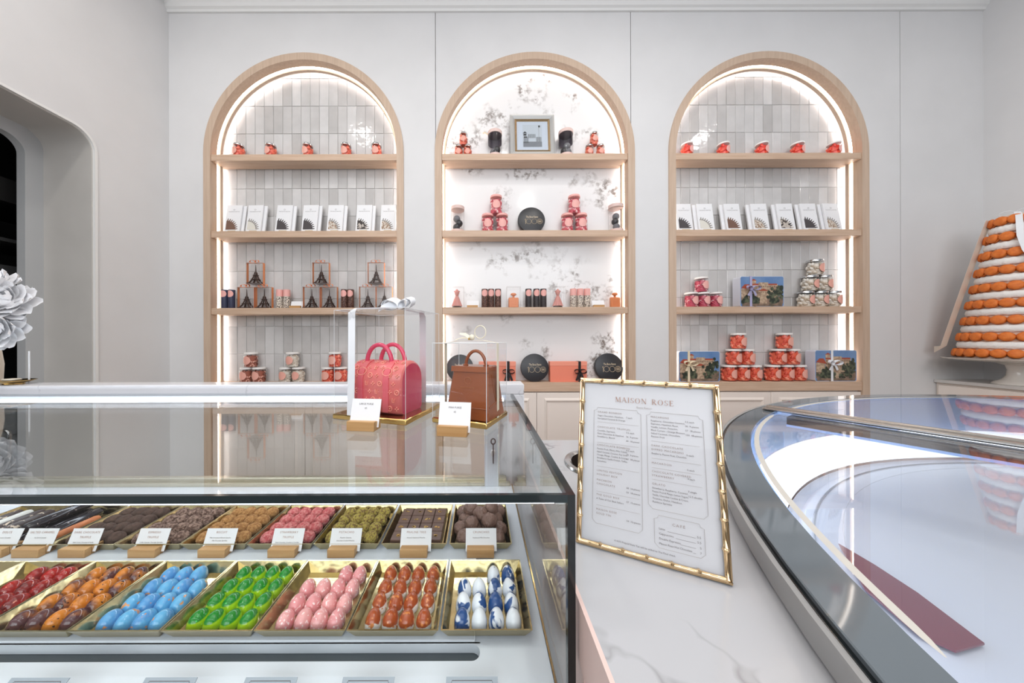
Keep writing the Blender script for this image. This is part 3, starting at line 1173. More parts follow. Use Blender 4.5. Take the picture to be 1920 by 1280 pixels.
def spot(px, row, Y=None, lift=0.0):
    return (gx(px, Y), Y or YI, SHELF[row] + lift)


def sweets_mesh(kind, w, h, mats, n, size, seed):
    rnd = random.Random(seed)
    mb = MB()
    r = w / 2 * 0.90
    mb.lathe([(r * 0.80, 0.004), (r * 0.86, 0.01), (r * 0.86, h * 0.78), (r * 0.7, h * 0.82)], 14, mi=0)
    for i in range(n):
        a = rnd.uniform(0, 2 * PI)
        z = rnd.uniform(0.08, 0.80) * h
        q = r * rnd.uniform(0.82, 0.93)
        if i % 6 == 0:
            q = r * rnd.uniform(0.1, 0.8)
            z = h * 0.82
        sx = size * rnd.uniform(0.8, 1.15)
        M = Tm(q * math.cos(a), q * math.sin(a), z) @ R('Z', a) @ R('X', rnd.uniform(0, PI)) @ R('Y', rnd.uniform(-0.5, 0.5))
        mb.ell((0, 0, 0), (sx * 0.55, sx * (1.0 if kind == 'bean' else 0.8), sx * 0.62), 7, 5, mi=rnd.randrange(len(mats)), M=M)
    return mb


def sticker(mb, r, zc, rad, a0=-PI / 2, n=18, mi=0, z_top=None):
    vs = [(r * math.cos(a0), r * math.sin(a0), zc)]
    rings = 5
    for k in range(1, rings + 1):
        for i in range(n):
            t = 2 * PI * i / n
            a = a0 + rad * k / rings * math.cos(t) / r
            z = zc + rad * k / rings * math.sin(t)
            if z_top:
                z = min(z, z_top)
            vs.append((r * math.cos(a), r * math.sin(a), z))
    fs = [(0, 1 + i, 1 + (i + 1) % n) for i in range(n)]
    for k in range(rings - 1):
        for i in range(n):
            j_ = (i + 1) % n
            fs.append((1 + k * n + i, 1 + (k + 1) * n + i, 1 + (k + 1) * n + j_, 1 + k * n + j_))
    mb.add(vs, fs, mi)


def make_jar(label, w, h, mats, n=60, size=0.010, lid='white', kind='bean', seed=1, group=None, stick=None):
    t = thing('sweet_jar', label, 'jar', group=group)
    r = w / 2
    sweets_mesh(kind, w, h * 0.93, mats, n, size, seed).build('sweets', mats, t, kind='stuff')
    g_ = MB()
    g_.lathe([(r * 0.93, 0.0005), (r, 0.006), (r, h * 0.80), (r * 0.97, h * 0.86), (r * 0.90, h * 0.88)], 20, cap1=False)
    g_.build('jar_glass', M_JAR, t)
    l_ = MB()
    l_.lathe([(r * 0.93, h * 0.88), (r * 0.95, h * 0.885), (r * 0.95, h * 0.965), (r * 0.92, h * 0.995), (r * 0.5, h)], 20)
    l_.build('lid', {'white': M_WHITELID, 'metal': M_CHROME, 'pink': M_STICKERP}[lid], t)
    s_ = MB()
    sticker(s_, r * 1.005, h * 0.46, min(w, h) * 0.33)
    s_.build('sticker', stick or M_STICKER, t)
    return t


SW_OR = [mat('coral_sweet', (240, 112, 84), rough=0.35), mat('coral_sweet_pale', (250, 150, 122), rough=0.35), mat('coral_sweet_deep', (222, 84, 62), rough=0.35)]
SW_RED = [mat('red_sweet', (236, 54, 34), rough=0.3), mat('red_sweet_pale', (248, 96, 70), rough=0.3)]
SW_PINK = [mat('pink_sweet', (226, 112, 122), rough=0.4), mat('pink_sweet_pale', (246, 196, 194), rough=0.4), mat('pink_sweet_deep', (206, 84, 98), rough=0.4)]
SW_BERRY = [mat('berry_sweet', (196, 74, 96), rough=0.35), mat('berry_sweet_pale', (240, 196, 198), rough=0.4), mat('berry_deep', (170, 54, 76), rough=0.35)]
SW_BR = [mat('nut_sweet', (170, 100, 82), rough=0.4), mat('nut_sweet_pale', (232, 176, 158), rough=0.4), mat('nut_deep', (112, 66, 52), rough=0.4)]
SW_WH = [mat('white_sweet', (228, 218, 204), rough=0.45), mat('white_sweet_pale', (240, 234, 224), rough=0.45), mat('white_sweet_tan', (196, 178, 156), rough=0.45)]

ORDW = ['first', 'second', 'third', 'fourth', 'fifth', 'sixth', 'seventh', 'eighth', 'ninth']

# top shelf of the left and right niche: five small jars each
j = make_jar('x', 0.082, 0.112, SW_OR, 44, 0.013, 'metal', seed=3)
for i, px in enumerate((449, 509, 578, 650, 707)):
    lab = f'small coral sweet jar, {ORDW[i]} from left on the left niche top shelf'
    if i == 0:
        j.location = spot(px, 0)
        j['label'] = lab
        j['group'] = 'five coral jars on the left niche top shelf'
        j.rotation_euler.z = -0.35
    else:
        dup(j, lab, spot(px, 0), -0.35 + 0.1 * i, 'five coral jars on the left niche top shelf')
j2 = make_jar('x', 0.086, 0.112, SW_RED, 44, 0.015, 'white', seed=4, stick=M_STICKERP)
for i, px in enumerate((1289, 1357, 1429, 1496, 1564)):
    lab = f'small red sweet jar, {ORDW[i]} from left on the right niche top shelf'
    if i == 0:
        j2.location = spot(px, 0)
        j2['label'] = lab
        j2['group'] = 'five red jars on the right niche top shelf'
        j2.rotation_euler.z = 0.5
    else:
        dup(j2, lab, spot(px, 0), 0.45, 'five red jars on the right niche top shelf')


# stacks of jars: list of levels, each a list of px; proto jar; words
def stack(proto, used, px_levels, row, h, words_, grp, rz=0.0, first_used=False):
    names = {1: ['']}
    nl = len(px_levels)
    lev = ['bottom', 'middle', 'top'] if nl == 3 else ['bottom', 'top']
    for k, pxs in enumerate(px_levels):
        for i, px in enumerate(pxs):
            pos = '' if len(pxs) == 1 else (['left', 'right'][i] if len(pxs) == 2 else ['left', 'centre', 'right'][i]) + ' of the '
            lab = (f'{words_[0]}, {pos}{lev[k]} row, pyramid {words_[1]}' if pos else f'{words_[0]}, topmost of the pyramid {words_[1]}')
            loc = spot(px, row, lift=k * h)
            if not used:
                used.append(1)
                proto.location = loc
                proto['label'] = lab
                proto['group'] = grp
                proto.rotation_euler.z = rz
            else:
                dup(proto, lab, loc, rz, grp)


# middle niche, top shelf: little coral pyramids
jm = make_jar('x', 0.066, 0.098, SW_OR, 36, 0.013, 'metal', seed=5)
u = []
stack(jm, u, [[861, 878], [870]], 0, 0.0985, ('small coral jar', 'left of the picture frame'), 'coral jars by the picture frame')
stack(jm, u, [[1106, 1127], [1115]], 0, 0.0985, ('small coral jar', 'right of the picture frame'), 'coral jars by the picture frame')
# middle niche, second shelf: tall pink jars
jp = make_jar('x', 0.098, 0.145, SW_PINK, 70, 0.013, 'pink', seed=6, stick=M_STICKERP)
u = []
stack(jp, u, [[915, 942], [931]], 1, 0.1455, ('tall pink sweet jar', 'left of the black tin'), 'pink jars beside the black tin')
stack(jp, u, [[1064, 1090], [1077]], 1, 0.1455, ('tall pink sweet jar', 'right of the black tin'), 'pink jars beside the black tin')
# left niche bottom
for (lv, mts, wd, sd) in (([[463, 486], [471]], SW_BR, 'brown nut jar', 7), ([[536, 560], [549]], SW_WH, 'white nut jar', 8), ([[615, 639], [628]], SW_OR, 'orange sweet jar', 9)):
    jb = make_jar('x', 0.098, 0.118, mts, 80, 0.0085 if sd < 9 else 0.013, 'white', seed=sd)
    stack(jb, [], lv, 3, 0.119, (wd, 'in the left-hand niche'), 'jar pyramids at the foot of the left niche', rz=-0.1)
# right niche third shelf
jb = make_jar('x', 0.096, 0.118, SW_BERRY, 90, 0.0085, 'white', seed=10, stick=M_STICKERP)
stack(jb, [], [[1296, 1318, 1341], [1315]], 2, 0.119, ('berry pink jar', 'left of the picture tin'), 'berry jars on the right niche', rz=0.25)
jb = make_jar('x', 0.105, 0.123, SW_WH, 70, 0.014, 'metal', seed=11)
stack(jb, [], [[1510, 1536, 1561], [1518, 1544], [1528]], 2, 0.1235, ('white sweet jar', 'right of the picture tin'), 'white jars on the right niche', rz=0.3)
jb = make_jar('x', 0.104, 0.125, SW_OR, 64, 0.016, 'white', seed=12)
u = []
stack(jb, u, [[1366, 1390, 1413], [1375, 1400], [1384]], 3, 0.1255, ('coral jar', 'beside the cream-ribboned tin'), 'coral jars at the foot of the right niche', rz=0.3)
stack(jb, u, [[1447, 1472, 1496], [1458, 1484], [1470]], 3, 0.1255, ('coral jar', 'beside the white-ribboned tin'), 'coral jars at the foot of the right niche', rz=0.3)

# ---------------------------------------------------------------- chocolate bars
BW, BH, BT = 0.122, 0.236, 0.013
FILL = {'brown': mat('bar_milk', (118, 88, 74), rough=0.4), 'ivory': mat('bar_ivory', (222, 218, 208), rough=0.4), 'dark': mat('bar_dark', (70, 64, 66), rough=0.4),
        'speck': mat('bar_speck', (214, 204, 192), col2=(150, 120, 96), noise_scale=90, lo=0.5, hi=0.55), 'mixed': mat('bar_mixed', (196, 186, 176), col2=(50, 40, 38), noise_scale=50, lo=0.46, hi=0.5)}


def gear_poly(cx, cz, r0, r1, teeth=8):
    pts = [(cx, cz)]
    steps = teeth * 4
    for i in range(steps + 1):
        a = PI / 2 * i / steps
        q = r1 if (i % 4) in (1, 2) else r0
        pts.append((cx + q * math.cos(a), cz + q * math.sin(a)))
    return pts


def make_bar(fill, label, back=False):
    t = thing('chocolate_bar', label, 'chocolate bar')
    M = R('X', math.radians(-9))
    MB().cbox(-BW / 2, BW / 2, 0, BT, 0, BH, 0.0015, M=M).build('sleeve', M_WHITE, t)
    if not back:
        mb = MB()
        px = gear_poly(-BW * 0.40, BH * 0.115, BW * 0.62, BW * 0.78)
        mb.add([(p[0], -0.0008, p[1]) for p in px], [(0, i, i + 1) for i in range(1, len(px) - 1)], M=M)
        px = gear_poly(-BW * 0.40, BH * 0.115, BW * 0.56, BW * 0.58)
        mb.build('gear_window', FILL[fill] if fill not in ('ivory', 'speck') else mat('gear_grey', (150, 144, 138), rough=0.5), t, flat=True)
        if fill in ('ivory', 'speck', 'mixed'):
            m2 = MB()
            m2.add([(p[0], -0.0012, p[1]) for p in px], [(0, i, i + 1) for i in range(1, len(px) - 1)], M=M)
            m2.build('gear_filling', FILL[fill], t, flat=True)
        MB().box(-BW * 0.24, BW * 0.26, -0.0014, -0.0004, 0.008, 0.020, M=M).build('gold_label', M_GOLDPRINT, t)
        mb = MB()
        put_text(mb, 'THE BOCA RATON', 0.0105, 0, BH * 0.745, y=-0.0006, M=M, spacing=1.15, maxw=BW * 0.72)
        mb.tube([(0.006 * math.cos(a), -0.0006, BH * 0.83 + 0.006 * math.sin(a)) for a in [2 * PI * k / 10 for k in range(10)]], 0.0006, 4, closed=True, M=M)
        mb.build('lettering', M_INK, t, flat=True)
    return t


bar_sets = [
    ('left-hand niche', (434, 474, 530, 579, 627, 681, 727), ('brown', 'ivory', 'dark', 'dark', 'speck', 'mixed', 'speck'), 9, 10.0),
    ('right-hand niche', (1287, 1327, 1379, 1430, 1479, 1524, 1567), ('dark', 'ivory', 'brown', 'speck', 'mixed', 'dark', 'speck'), -9, -10.0)]
FW = {'brown': 'milk chocolate', 'ivory': 'ivory', 'dark': 'dark chocolate', 'speck': 'speckled white', 'mixed': 'dark and white flecked'}
bar_proto = {}
back_proto = None
for (nm, pxs, fills, dpx, _q) in bar_sets:
    for i, (px, fl) in enumerate(zip(pxs, fills)):
        lab = f'white chocolate bar sleeve with {FW[fl]} gear window, {ORDW[i]} from the left in the {nm}'
        lab = f'white bar sleeve, {FW[fl]} gear window, {ORDW[i]} from left, {nm}'
        loc = (gx(px, YW + 0.035), YW + 0.035, SHELF[1])
        rz = random.uniform(-0.04, 0.04)
        if fl not in bar_proto:
            bar_proto[fl] = make_bar(fl, lab)
            bar_proto[fl].location = loc
            bar_proto[fl].rotation_euler.z = rz
            bar_proto[fl]['group'] = 'chocolate bars on the second shelves'
        else:
            dup(bar_proto[fl], lab, loc, rz, 'chocolate bars on the second shelves')
        lab2 = f'plain white sleeve behind the {ORDW[i]} bar from left, {nm}'
        loc2 = (gx(px + dpx * 0.6, YW + 0.035), YW + 0.0505, SHELF[1])
        if back_proto is None:
            back_proto = make_bar('dark', lab2, back=True)
            back_proto.location = loc2
            back_proto['group'] = 'chocolate bars standing behind the front ones'
        else:
            dup(back_proto, lab2, loc2, rz, 'chocolate bars standing behind the front ones')

# ---------------------------------------------------------------- slim tubes
def tube_mat(kind):
    return {'brown': mat('tube_brown', (70, 44, 38), col2=(140, 104, 90), noise_scale=160, lo=0.52, hi=0.60),
            'dark': mat('tube_charcoal', (66, 60, 60), col2=(48, 44, 46), noise_scale=60),
            'navy': mat('tube_navy', (56, 60, 84), rough=0.4),
            'white': mat('tube_speckled', (226, 214, 200), col2=(56, 44, 40), noise_scale=150, lo=0.52, hi=0.55)}[kind]


def make_tube(kind, label):
    t = thing('slim_tube', label, 'tube')
    r, h = 0.0245, 0.150
    MB().lathe([(r * 0.97, 0), (r, 0.002), (r, h * 0.74), (r, h * 0.98), (r * 0.97, h)], 20).build('tube_body', tube_mat(kind), t)
    s_ = MB()
    if kind == 'white':
        s_.lathe([(r * 1.012, h * 0.64), (r * 1.012, h * 0.999), (0.001, h * 1.003)], 20, cap0=False, cap1=False)
    else:
        sticker(s_, r * 1.012, h * 0.78, 0.027, z_top=h)
    s_.build('pink_band' if kind == 'white' else 'sticker', M_STICKERP, t)
    return t


tubes = {}
TKW = {'brown': 'brown speckled', 'dark': 'charcoal', 'navy': 'navy', 'white': 'white speckled'}
for kind, pxs, where in (('navy', (422, 435), 'at the far-left end of the left niche'),
                         ('white', (525, 538), 'beside the tower boxes'),
                         ('brown', (646, 658), 'beside the tower boxes'),
                         ('brown', (909, 921, 934), 'left of the orange perfume bottle'),
                         ('dark', (991, 1006, 1019), 'between perfume bottle and pink dress'),
                         ('white', (1075, 1088, 1101), 'in the middle niche')):
    for i, px in enumerate(pxs):
        pw = (['left one', 'right one'] if len(pxs) == 2 else ['left one', 'centre one', 'right one'])[i]
        num = 'two' if len(pxs) == 2 else 'three'
        lab = f'{TKW[kind]} slim tube, {pw} of {num} {where}'
        if kind not in tubes:
            tubes[kind] = make_tube(kind, lab)
            tubes[kind].location = spot(px, 2)
            tubes[kind]['group'] = 'slim chocolate tubes'
        else:
            dup(tubes[kind], lab, spot(px, 2), 0, 'slim chocolate tubes')

# ---------------------------------------------------------------- chocolate iron towers in clear boxes
def make_tower():
    t = thing('chocolate_tower', 'x', 'chocolate figure')
    h = 0.146
    mb = MB()

    def half(z):
        u = z / h
        return 0.045 * (math.exp(-3.3 * u) - 0.02) * 1.0 + 0.0022

    zs = [0.004 + (h * 0.62) * k / 8 for k in range(9)]
    for sx in (-1, 1):
        for sy in (-1, 1):
            mb.tube([(sx * half(z) * 0.92, sy * half(z) * 0.6, z) for z in zs], [0.0065 - 0.0038 * k / 8 for k in range(9)], 6)
    mb.build('leg_lattice', M_CHOC, t)
    mb = MB()
    for z in (0.002, 0.036, 0.068):
        q = half(z) + 0.006
        mb.cbox(-q, q, -q * 0.68, q * 0.68, z - 0.002, z + 0.004, 0.001)
    for z in (0.014, 0.022, 0.028, 0.048, 0.058):
        q = half(z)
        for sx in (-1, 1):
            mb.tube([(-q, sx * q * 0.6, z), (q, sx * q * 0.6, z + 0.004)], 0.0014, 4)
    mb.build('platforms', M_CHOC, t)
    mb = MB()
    mb.tube([(0, 0, 0.066), (0, 0, 0.10), (0, 0, 0.135), (0, 0, h + 0.006)], [0.0075, 0.0045, 0.0026, 0.0012], 8)
    mb.build('spire', M_CHOC, t)
    return t


def bow(mb, c, s, mi=0, wd=0.006, tails=True, lift=0.0, tl=1.6, th=0.0006):
    """ribbon bow in the xz plane"""
    cx, cy, cz = c
    for sg in (-1, 1):
        pts = []
        for k in range(11):
            a = PI * 2 * k / 10
            pts.append((cx + sg * s * (0.52 - 0.52 * math.cos(a)), cy - 0.35 * s * math.sin(a / 2) - 0.002, cz + s * 0.34 * math.sin(a) + lift * s * (0.5 - 0.5 * math.cos(a))))
        mb.strip(pts, (0, 1, 0.35), wd, mi, th=th)
        if tails:
            mb.strip([(cx, cy - 0.003, cz), (cx + sg * s * 0.3, cy - 0.008, cz - s * 0.45 * tl * 0.6), (cx + sg * s * 0.62, cy - 0.006, cz - s * tl * 0.62)], (1, 0.0, 0.35 * sg), wd * 0.8, mi, th=th)
    mb.ell((cx, cy - 0.003, cz), (wd * 0.9, wd * 0.7, wd * 0.9), 8, 6, mi)


def make_box(w, d, h, rib=None, name='clear_box'):
    t = thing(name, 'x', 'gift box')
    mb = MB()
    mb.box(-w / 2, w / 2, -d / 2, d / 2, 0.0008, h)
    mb.build('acetate', M_ACET, t, flat=True)
    e = MB()  # highlights along the acetate edges, put in as thin whitish tubes
    for sx in (-1, 1):
        for sy in (-1, 1):
            e.tube([(sx * w / 2, sy * d / 2, 0), (sx * w / 2, sy * d / 2, h)], 0.0009, 4)
    for z in (0.001, h):
        e.tube([(-w / 2, -d / 2, z), (w / 2, -d / 2, z), (w / 2, d / 2, z), (-w / 2, d / 2, z)], 0.0009, 4, closed=True)
    e.build('folded_edge', mat('acetate_edge', (226, 222, 220), rough=0.2), t)
    if rib:
        r_ = MB()
        for sx in (-1, 1):
            x = sx * (w / 2 + 0.0012)
            r_.strip([(x, 0, 0.001), (x, 0, h)], (0, 1, 0), 0.011)
        r_.strip([(-w / 2, 0, h + 0.0014), (w / 2, 0, h + 0.0014)], (0, 1, 0), 0.011)
        rb = r_.build('ribbon', rib, t, ang=60)
        b_ = MB()
        bow(b_, (0, -0.002, h + 0.010), 0.034, wd=0.007, tails=False)
        b_.build('bow', rib, rb, ang=60)
    return t


bx = make_box(0.126, 0.062, 0.168, M_ORIB)
tw = make_tower()
first = True
LV = [(463, 0, 'lower left', 'left'), (496, 0, 'lower right', 'left'), (480, 1, 'upper', 'left'),
      (585, 0, 'lower left', 'middle'), (618, 0, 'lower right', 'middle'), (603, 1, 'upper', 'middle'),
      (690, 0, 'lower left', 'right'), (721, 0, 'lower right', 'right'), (706, 1, 'upper', 'right')]
for px, lv, pos, st in LV:
    loc = Vector(spot(px, 2, YW + 0.055)) + Vector((0, 0, 0.1905 * lv))
    lab = f'clear orange-ribboned box, {pos} one of the {st} tower stack'
    lab2 = f'dark chocolate iron tower in the {pos} box of the {st} stack'
    if first:
        bx.location, tw.location = loc, loc + Vector((0, 0, 0.003))
        bx['label'], tw['label'] = lab, lab2
        bx['group'], tw['group'] = 'clear tower boxes', 'chocolate towers'
        first = False
    else:
        dup(bx, lab, loc, 0, 'clear tower boxes')
        dup(tw, lab2, loc + Vector((0, 0, 0.003)), 0, 'chocolate towers')

# dress figures and perfume bottles in clear boxes
M_PCHOC = mat('pink_chocolate', (206, 134, 122), rough=0.45)
M_OCHOC = mat('orange_chocolate', (222, 132, 78), rough=0.45)
fb = make_box(0.108, 0.062, 0.166, None)
dress = thing('chocolate_dress', 'x', 'chocolate figure')
mb = MB()
mb.lathe([(0.004, 0.148), (0.010, 0.142), (0.017, 0.130), (0.019, 0.120), (0.012, 0.100), (0.010, 0.094)], 16)
mb.tube([(-0.016, 0, 0.133), (-0.022, 0, 0.128)], 0.005, 6)
mb.tube([(0.016, 0, 0.133), (0.022, 0, 0.128)], 0.005, 6)
mb.build('bodice', M_PCHOC, dress)
mb = MB()
n = 28
vs, fs = [], []
for k, (r, z) in enumerate(((0.010, 0.095), (0.018, 0.075), (0.027, 0.045), (0.036, 0.014))):
    for i in range(n):
        a = 2 * PI * i / n
        q = r * (1 + 0.14 * (k / 3) * (1 if i % 2 else -1))
        vs.append((q * math.cos(a) * 1.05, q * math.sin(a) * 0.75, z))
for k in range(3):
    for i in range(n):
        j = (i + 1) % n
        fs.append((k * n + i, k * n + j, (k + 1) * n + j, (k + 1) * n + i))
mb.add(vs, fs)
mb.build('skirt', M_PCHOC, dress, ang=80)
MB().lathe([(0.034, 0.0), (0.037, 0.004), (0.034, 0.014)], 20).build('plinth', M_CHOC, dress)
perf = thing('chocolate_perfume_bottle', 'x', 'chocolate figure')
MB().cbox(-0.040, 0.040, -0.014, 0.014, 0.0, 0.080, 0.006).build('bottle', M_OCHOC, perf)
mb = MB()
for (a, b, c_, d_) in ((-0.016, 0.016, 0.022, 0.024), (-0.016, 0.016, 0.050, 0.052), (-0.016, -0.014, 0.022, 0.052), (0.014, 0.016, 0.022, 0.052)):
    mb.box(a, b, -0.0158, -0.0135, c_, d_)
mb.build('raised_label', M_OCHOC, perf)
mb = MB()
mb.lathe([(0.010, 0.080), (0.007, 0.086), (0.010, 0.094)], 14)
mb.ell((0, 0, 0.106), (0.024, 0.012, 0.012), 12, 8)
mb.build('stopper', M_OCHOC, perf)
fz = 0.002
for i, (px, prot, lab, lab2) in enumerate((
        (857, dress, 'clear box round the pink dress nearest the left end of the middle niche', 'pink chocolate dress figure at the left end of the middle niche'),
        (963, perf, 'clear box round the perfume bottle beside the brown tubes', 'orange chocolate perfume bottle between brown and charcoal tubes'),
        (1046, dress, 'clear box round the pink dress beside the white speckled tubes', 'pink chocolate dress figure between charcoal and speckled tubes'),
        (1153, perf, 'clear box round the perfume bottle at the right end, middle niche', 'orange chocolate perfume bottle at the right end of the middle niche'))):
    loc = Vector(spot(px, 2))
    if i == 0:
        fb.location = loc
        fb['label'] = lab
        fb['group'] = 'clear figure boxes'
    else:
        dup(fb, lab, loc, 0, 'clear figure boxes')
    if i < 2:
        prot.location = loc + Vector((0, 0, fz))
        prot['label'] = lab2
    else:
        dup(prot, lab2, loc + Vector((0, 0, fz)), 0)

# tall clear tubes holding chocolate balls
def make_ball_tube(label, px, row, w, h, ribbon):
    t = thing('ball_tube', label, 'gift tube', spot(px, row), group='ball tubes of the middle niche')
    r = w / 2
    MB().lathe([(r, 0.018), (r, h - 0.02)], 24, cap0=False, cap1=False).build('tube_wall', M_JAR, t)
    MB().lathe([(r * 1.02, h - 0.024), (r * 1.02, h), (0.001, h)], 24, cap1=False).build('lid', mat('blush_lid', (228, 200, 192), rough=0.5), t)
    MB().lathe([(r * 1.01, 0.0), (r * 1.01, 0.02), (0.001, 0.02)], 24, cap1=False).build('base', mat('blush_lid', (226, 190, 180)), t)
    # dark backing card curved round the rear half
    mb = MB()
    if h > 0.2 and row == 0:
        vs = []
        for i in range(13):
            a = PI * i / 12
            for z in (h * 0.55, h - 0.026):
                vs.append((r * 0.96 * math.cos(a), r * 0.96 * math.sin(a), z))
        mb.add(vs, [(2 * i, 2 * i + 1, 2 * i + 3, 2 * i + 2) for i in range(12)])
        mb.lathe([(r * 0.97, h - 0.026), (0.001, h - 0.027)], 24, cap0=False, cap1=False)
        mb.build('backing_card', mat('plum_grey_card', (92, 84, 92), rough=0.6), t)
    if ribbon:
        mb = MB()
        mb.strip([(r * ribbon, 0, h - 0.012), (r * ribbon * 1.4, -0.01, h - 0.004), (r * ribbon * 1.75, -0.012, h - 0.012)], (0, 0, 1), 0.006)
        mb.build('ribbon_tail', M_GRIB, t)
    return t


M_BALL1, M_BALL2 = mat('grey_ball', (112, 112, 116), rough=0.6), mat('black_ball', (48, 46, 48), rough=0.35)
for (lab, px, row, w, h, rb, bl) in (
        ('tall clear tube of truffle balls left of the picture frame', 929, 0, 0.110, 0.205, -1, ((-0.012, 0.050, 1), (0.016, 0.068, 2), (0.0, 0.038, 2))),
        ('tall clear tube of truffle balls right of the picture frame', 1062, 0, 0.112, 0.208, 0, ((0.010, 0.096, 1), (-0.014, 0.055, 2), (0.016, 0.046, 1))),
        ('clear tube of grey balls at the left end of the second middle shelf', 859, 1, 0.104, 0.205, 0, ((-0.008, 0.115, 1), (0.012, 0.078, 2), (-0.01, 0.046, 2))),
        ('clear tube of grey balls at the right end of the second middle shelf', 1155, 1, 0.110, 0.215, 1, ((0.004, 0.130, 1), (-0.004, 0.088, 2), (0.004, 0.046, 1)))):
    make_ball_tube(lab, px, row, w, h, rb)
    for q, (dx, dz, c) in enumerate(bl):
        p = Vector(spot(px, row)) + Vector((dx, -0.004 * (q - 1), dz))
        o = MB().ell((0, 0, 0), (0.0275, 0.0275, 0.0275), 20, 14).build('truffle_ball', M_BALL1 if c == 1 else M_BALL2, None, loc=p)
        tag(o, f'{["grey", "black"][c - 1]} truffle ball, {["first", "second", "third"][q]} listed from the top in the ' +
            lab.replace('tall clear tube of truffle balls', 'tube').replace('clear tube of grey balls', 'tube'), 'truffle', 'truffle balls in clear tubes')
        o['label'] = f'{["grey", "black"][c - 1]} truffle ball {["topmost", "in the middle", "lowest"][q] if row else ["in front", "behind", "at the bottom"][q]} in the ' + \
            {929: 'tube left of the picture frame', 1062: 'tube right of the picture frame', 859: 'tube at the left end of shelf two', 1155: 'tube at the right end of shelf two'}[px]

# round black tins with gold lettering
def make_tin(label, px, row, dia, Y, tilt=8, dark=M_TIN):
    t = thing('round_tin', label, 'tin', (gx(px, Y), Y, SHELF[row]), group='round black tins')
    r = dia / 2
    d = 0.042
    M = R('X', math.radians(-tilt)) @ Tm(0, 0, r) @ R('X', PI / 2)
    M = Tm(0, 0.0, 0.001) @ R('X', math.radians(-tilt)) @ Tm(0, 0, r) @ R('X', PI / 2)
    MB().lathe([(r * 0.97, -d), (r * 0.97, -d * 0.4)], 48, M=M).build('tin_base', dark, t)
    MB().lathe([(r, -d * 0.45), (r, -0.003), (r * 0.985, 0.0), (r * 0.97, 0.0006), (0.001, 0.0006)], 48, M=M, cap1=False).build('tin_lid', dark, t)
    mb = MB()
    M2 = Tm(0, -0.0012, 0.001) @ R('X', math.radians(-tilt)) @ Tm(0, 0, r)
    put_text(mb, 'The Boca Raton', 0.024, 0.004, 0.016, M=M2, bold=0.01, maxw=r * 0.88)
    s = r * 0.19
    for cx_ in (-0.21, 0.20, 0.60):
        pts = [(cx_ * r + s * math.cos(a), -0.0004, -0.14 * r + s * 1.05 * math.sin(a)) for a in [2 * PI * k / 18 for k in range(18)]]
        mb.tube(pts, 0.0012, 4, closed=True, M=M2)
        if cx_ > 0.5:
            mb.tube([(cx_ * r + s * 0.6 * math.cos(a), -0.0004, -0.14 * r + s * 0.6 * math.sin(a)) for a in [2 * PI * k / 12 for k in range(12)]], 0.0012, 4, closed=True, M=M2)
            mb.box(cx_ * r - s * 0.35, cx_ * r + s * 0.35, -0.001, 0, -0.17 * r, -0.11 * r, M=M2)
    mb.tube([(-0.50 * r, -0.0004, -0.02 * r), (-0.44 * r, -0.0004, 0.06 * r), (-0.44 * r, -0.0004, -0.34 * r)], 0.0018, 4, M=M2)
    mb.build('gold_lettering', M_GOLDPRINT, t, flat=True)
    return t


make_tin('round black tin with gold lettering alone on the second middle shelf', 998, 1, 0.215, YW + 0.045, tilt=9)
make_tin('round black tin at the left end of the bottom shelf behind the brown purse', 862, 3, 0.215, YW + 0.045, tilt=9)
make_tin('round black tin between the two coral boxes on the bottom shelf', 1003, 3, 0.220, YW + 0.03, tilt=8)
make_tin('round black tin at the right end of the bottom shelf above the menu', 1144, 3, 0.222, YW + 0.045, tilt=9)


def make_coral(label, px, w):
    Y = YW + 0.05
    t = thing('coral_gift_box', label, 'gift box', (gx(px, Y), Y, SHELF[3]), group='coral boxes on the bottom shelf')
    h = 0.158
    MB().cbox(-w / 2, w / 2, -0.026, 0.03, 0, h - 0.028, 0.001).build('box_body', M_CORAL, t)
    MB().cbox(-w / 2 - 0.002, w / 2 + 0.002, -0.028, 0.032, h - 0.034, h, 0.0015).build('box_lid', mat('coral_lid', (246, 156, 132), rough=0.5), t)
    bxx = w * 0.30
    mb = MB()
    mb.strip([(bxx, -0.0292, 0.001), (bxx, -0.0292, h + 0.001), (bxx, 0.033, h + 0.001)], (1, 0, 0), 0.010)
    rb = mb.build('ribbon', M_BRIB, t)
    b_ = MB()
    bow(b_, (bxx, -0.034, h * 0.53), 0.045, wd=0.010, tl=2.6)
    b_.build('bow', M_BRIB, rb, ang=60)


make_coral('coral gift box with black bow left of the centre tin', 932, 0.285)
make_coral('coral gift box with black bow right of the centre tin', 1064, 0.285)

# ---------------------------------------------------------------- picture tins
M_SKY = mat('print_sky', (92, 128, 178), rough=0.35, col2=(120, 150, 190), noise_scale=8)
M_BLD = mat('print_stone', (206, 182, 154), rough=0.4, col2=(160, 132, 110), noise_scale=60)
M_ROOF = mat('print_roof', (168, 78, 56), rough=0.4)
M_TREE = mat('print_tree', (44, 52, 42), rough=0.4, col2=(98, 104, 80), noise_scale=45, lo=0.45, hi=0.62)
M_GRND = mat('print_ground', (150, 122, 104), rough=0.4, col2=(92, 84, 70), noise_scale=30)
M_WIN = mat('print_window', (98, 74, 62), rough=0.4)
M_TINW = mat('tin_white', (222, 224, 234), rough=0.3)


def rounded(w, h, r, n=6):
    out = []
    for cx_, cz_, a0 in ((w / 2 - r, h - r, 0), (-w / 2 + r, h - r, 90), (-w / 2 + r, r, 180), (w / 2 - r, r, 270)):
        for i in range(n + 1):
            a = math.radians(a0 + 90 * i / n)
            out.append((cx_ + r * math.cos(a), cz_ + r * math.sin(a)))
    return out


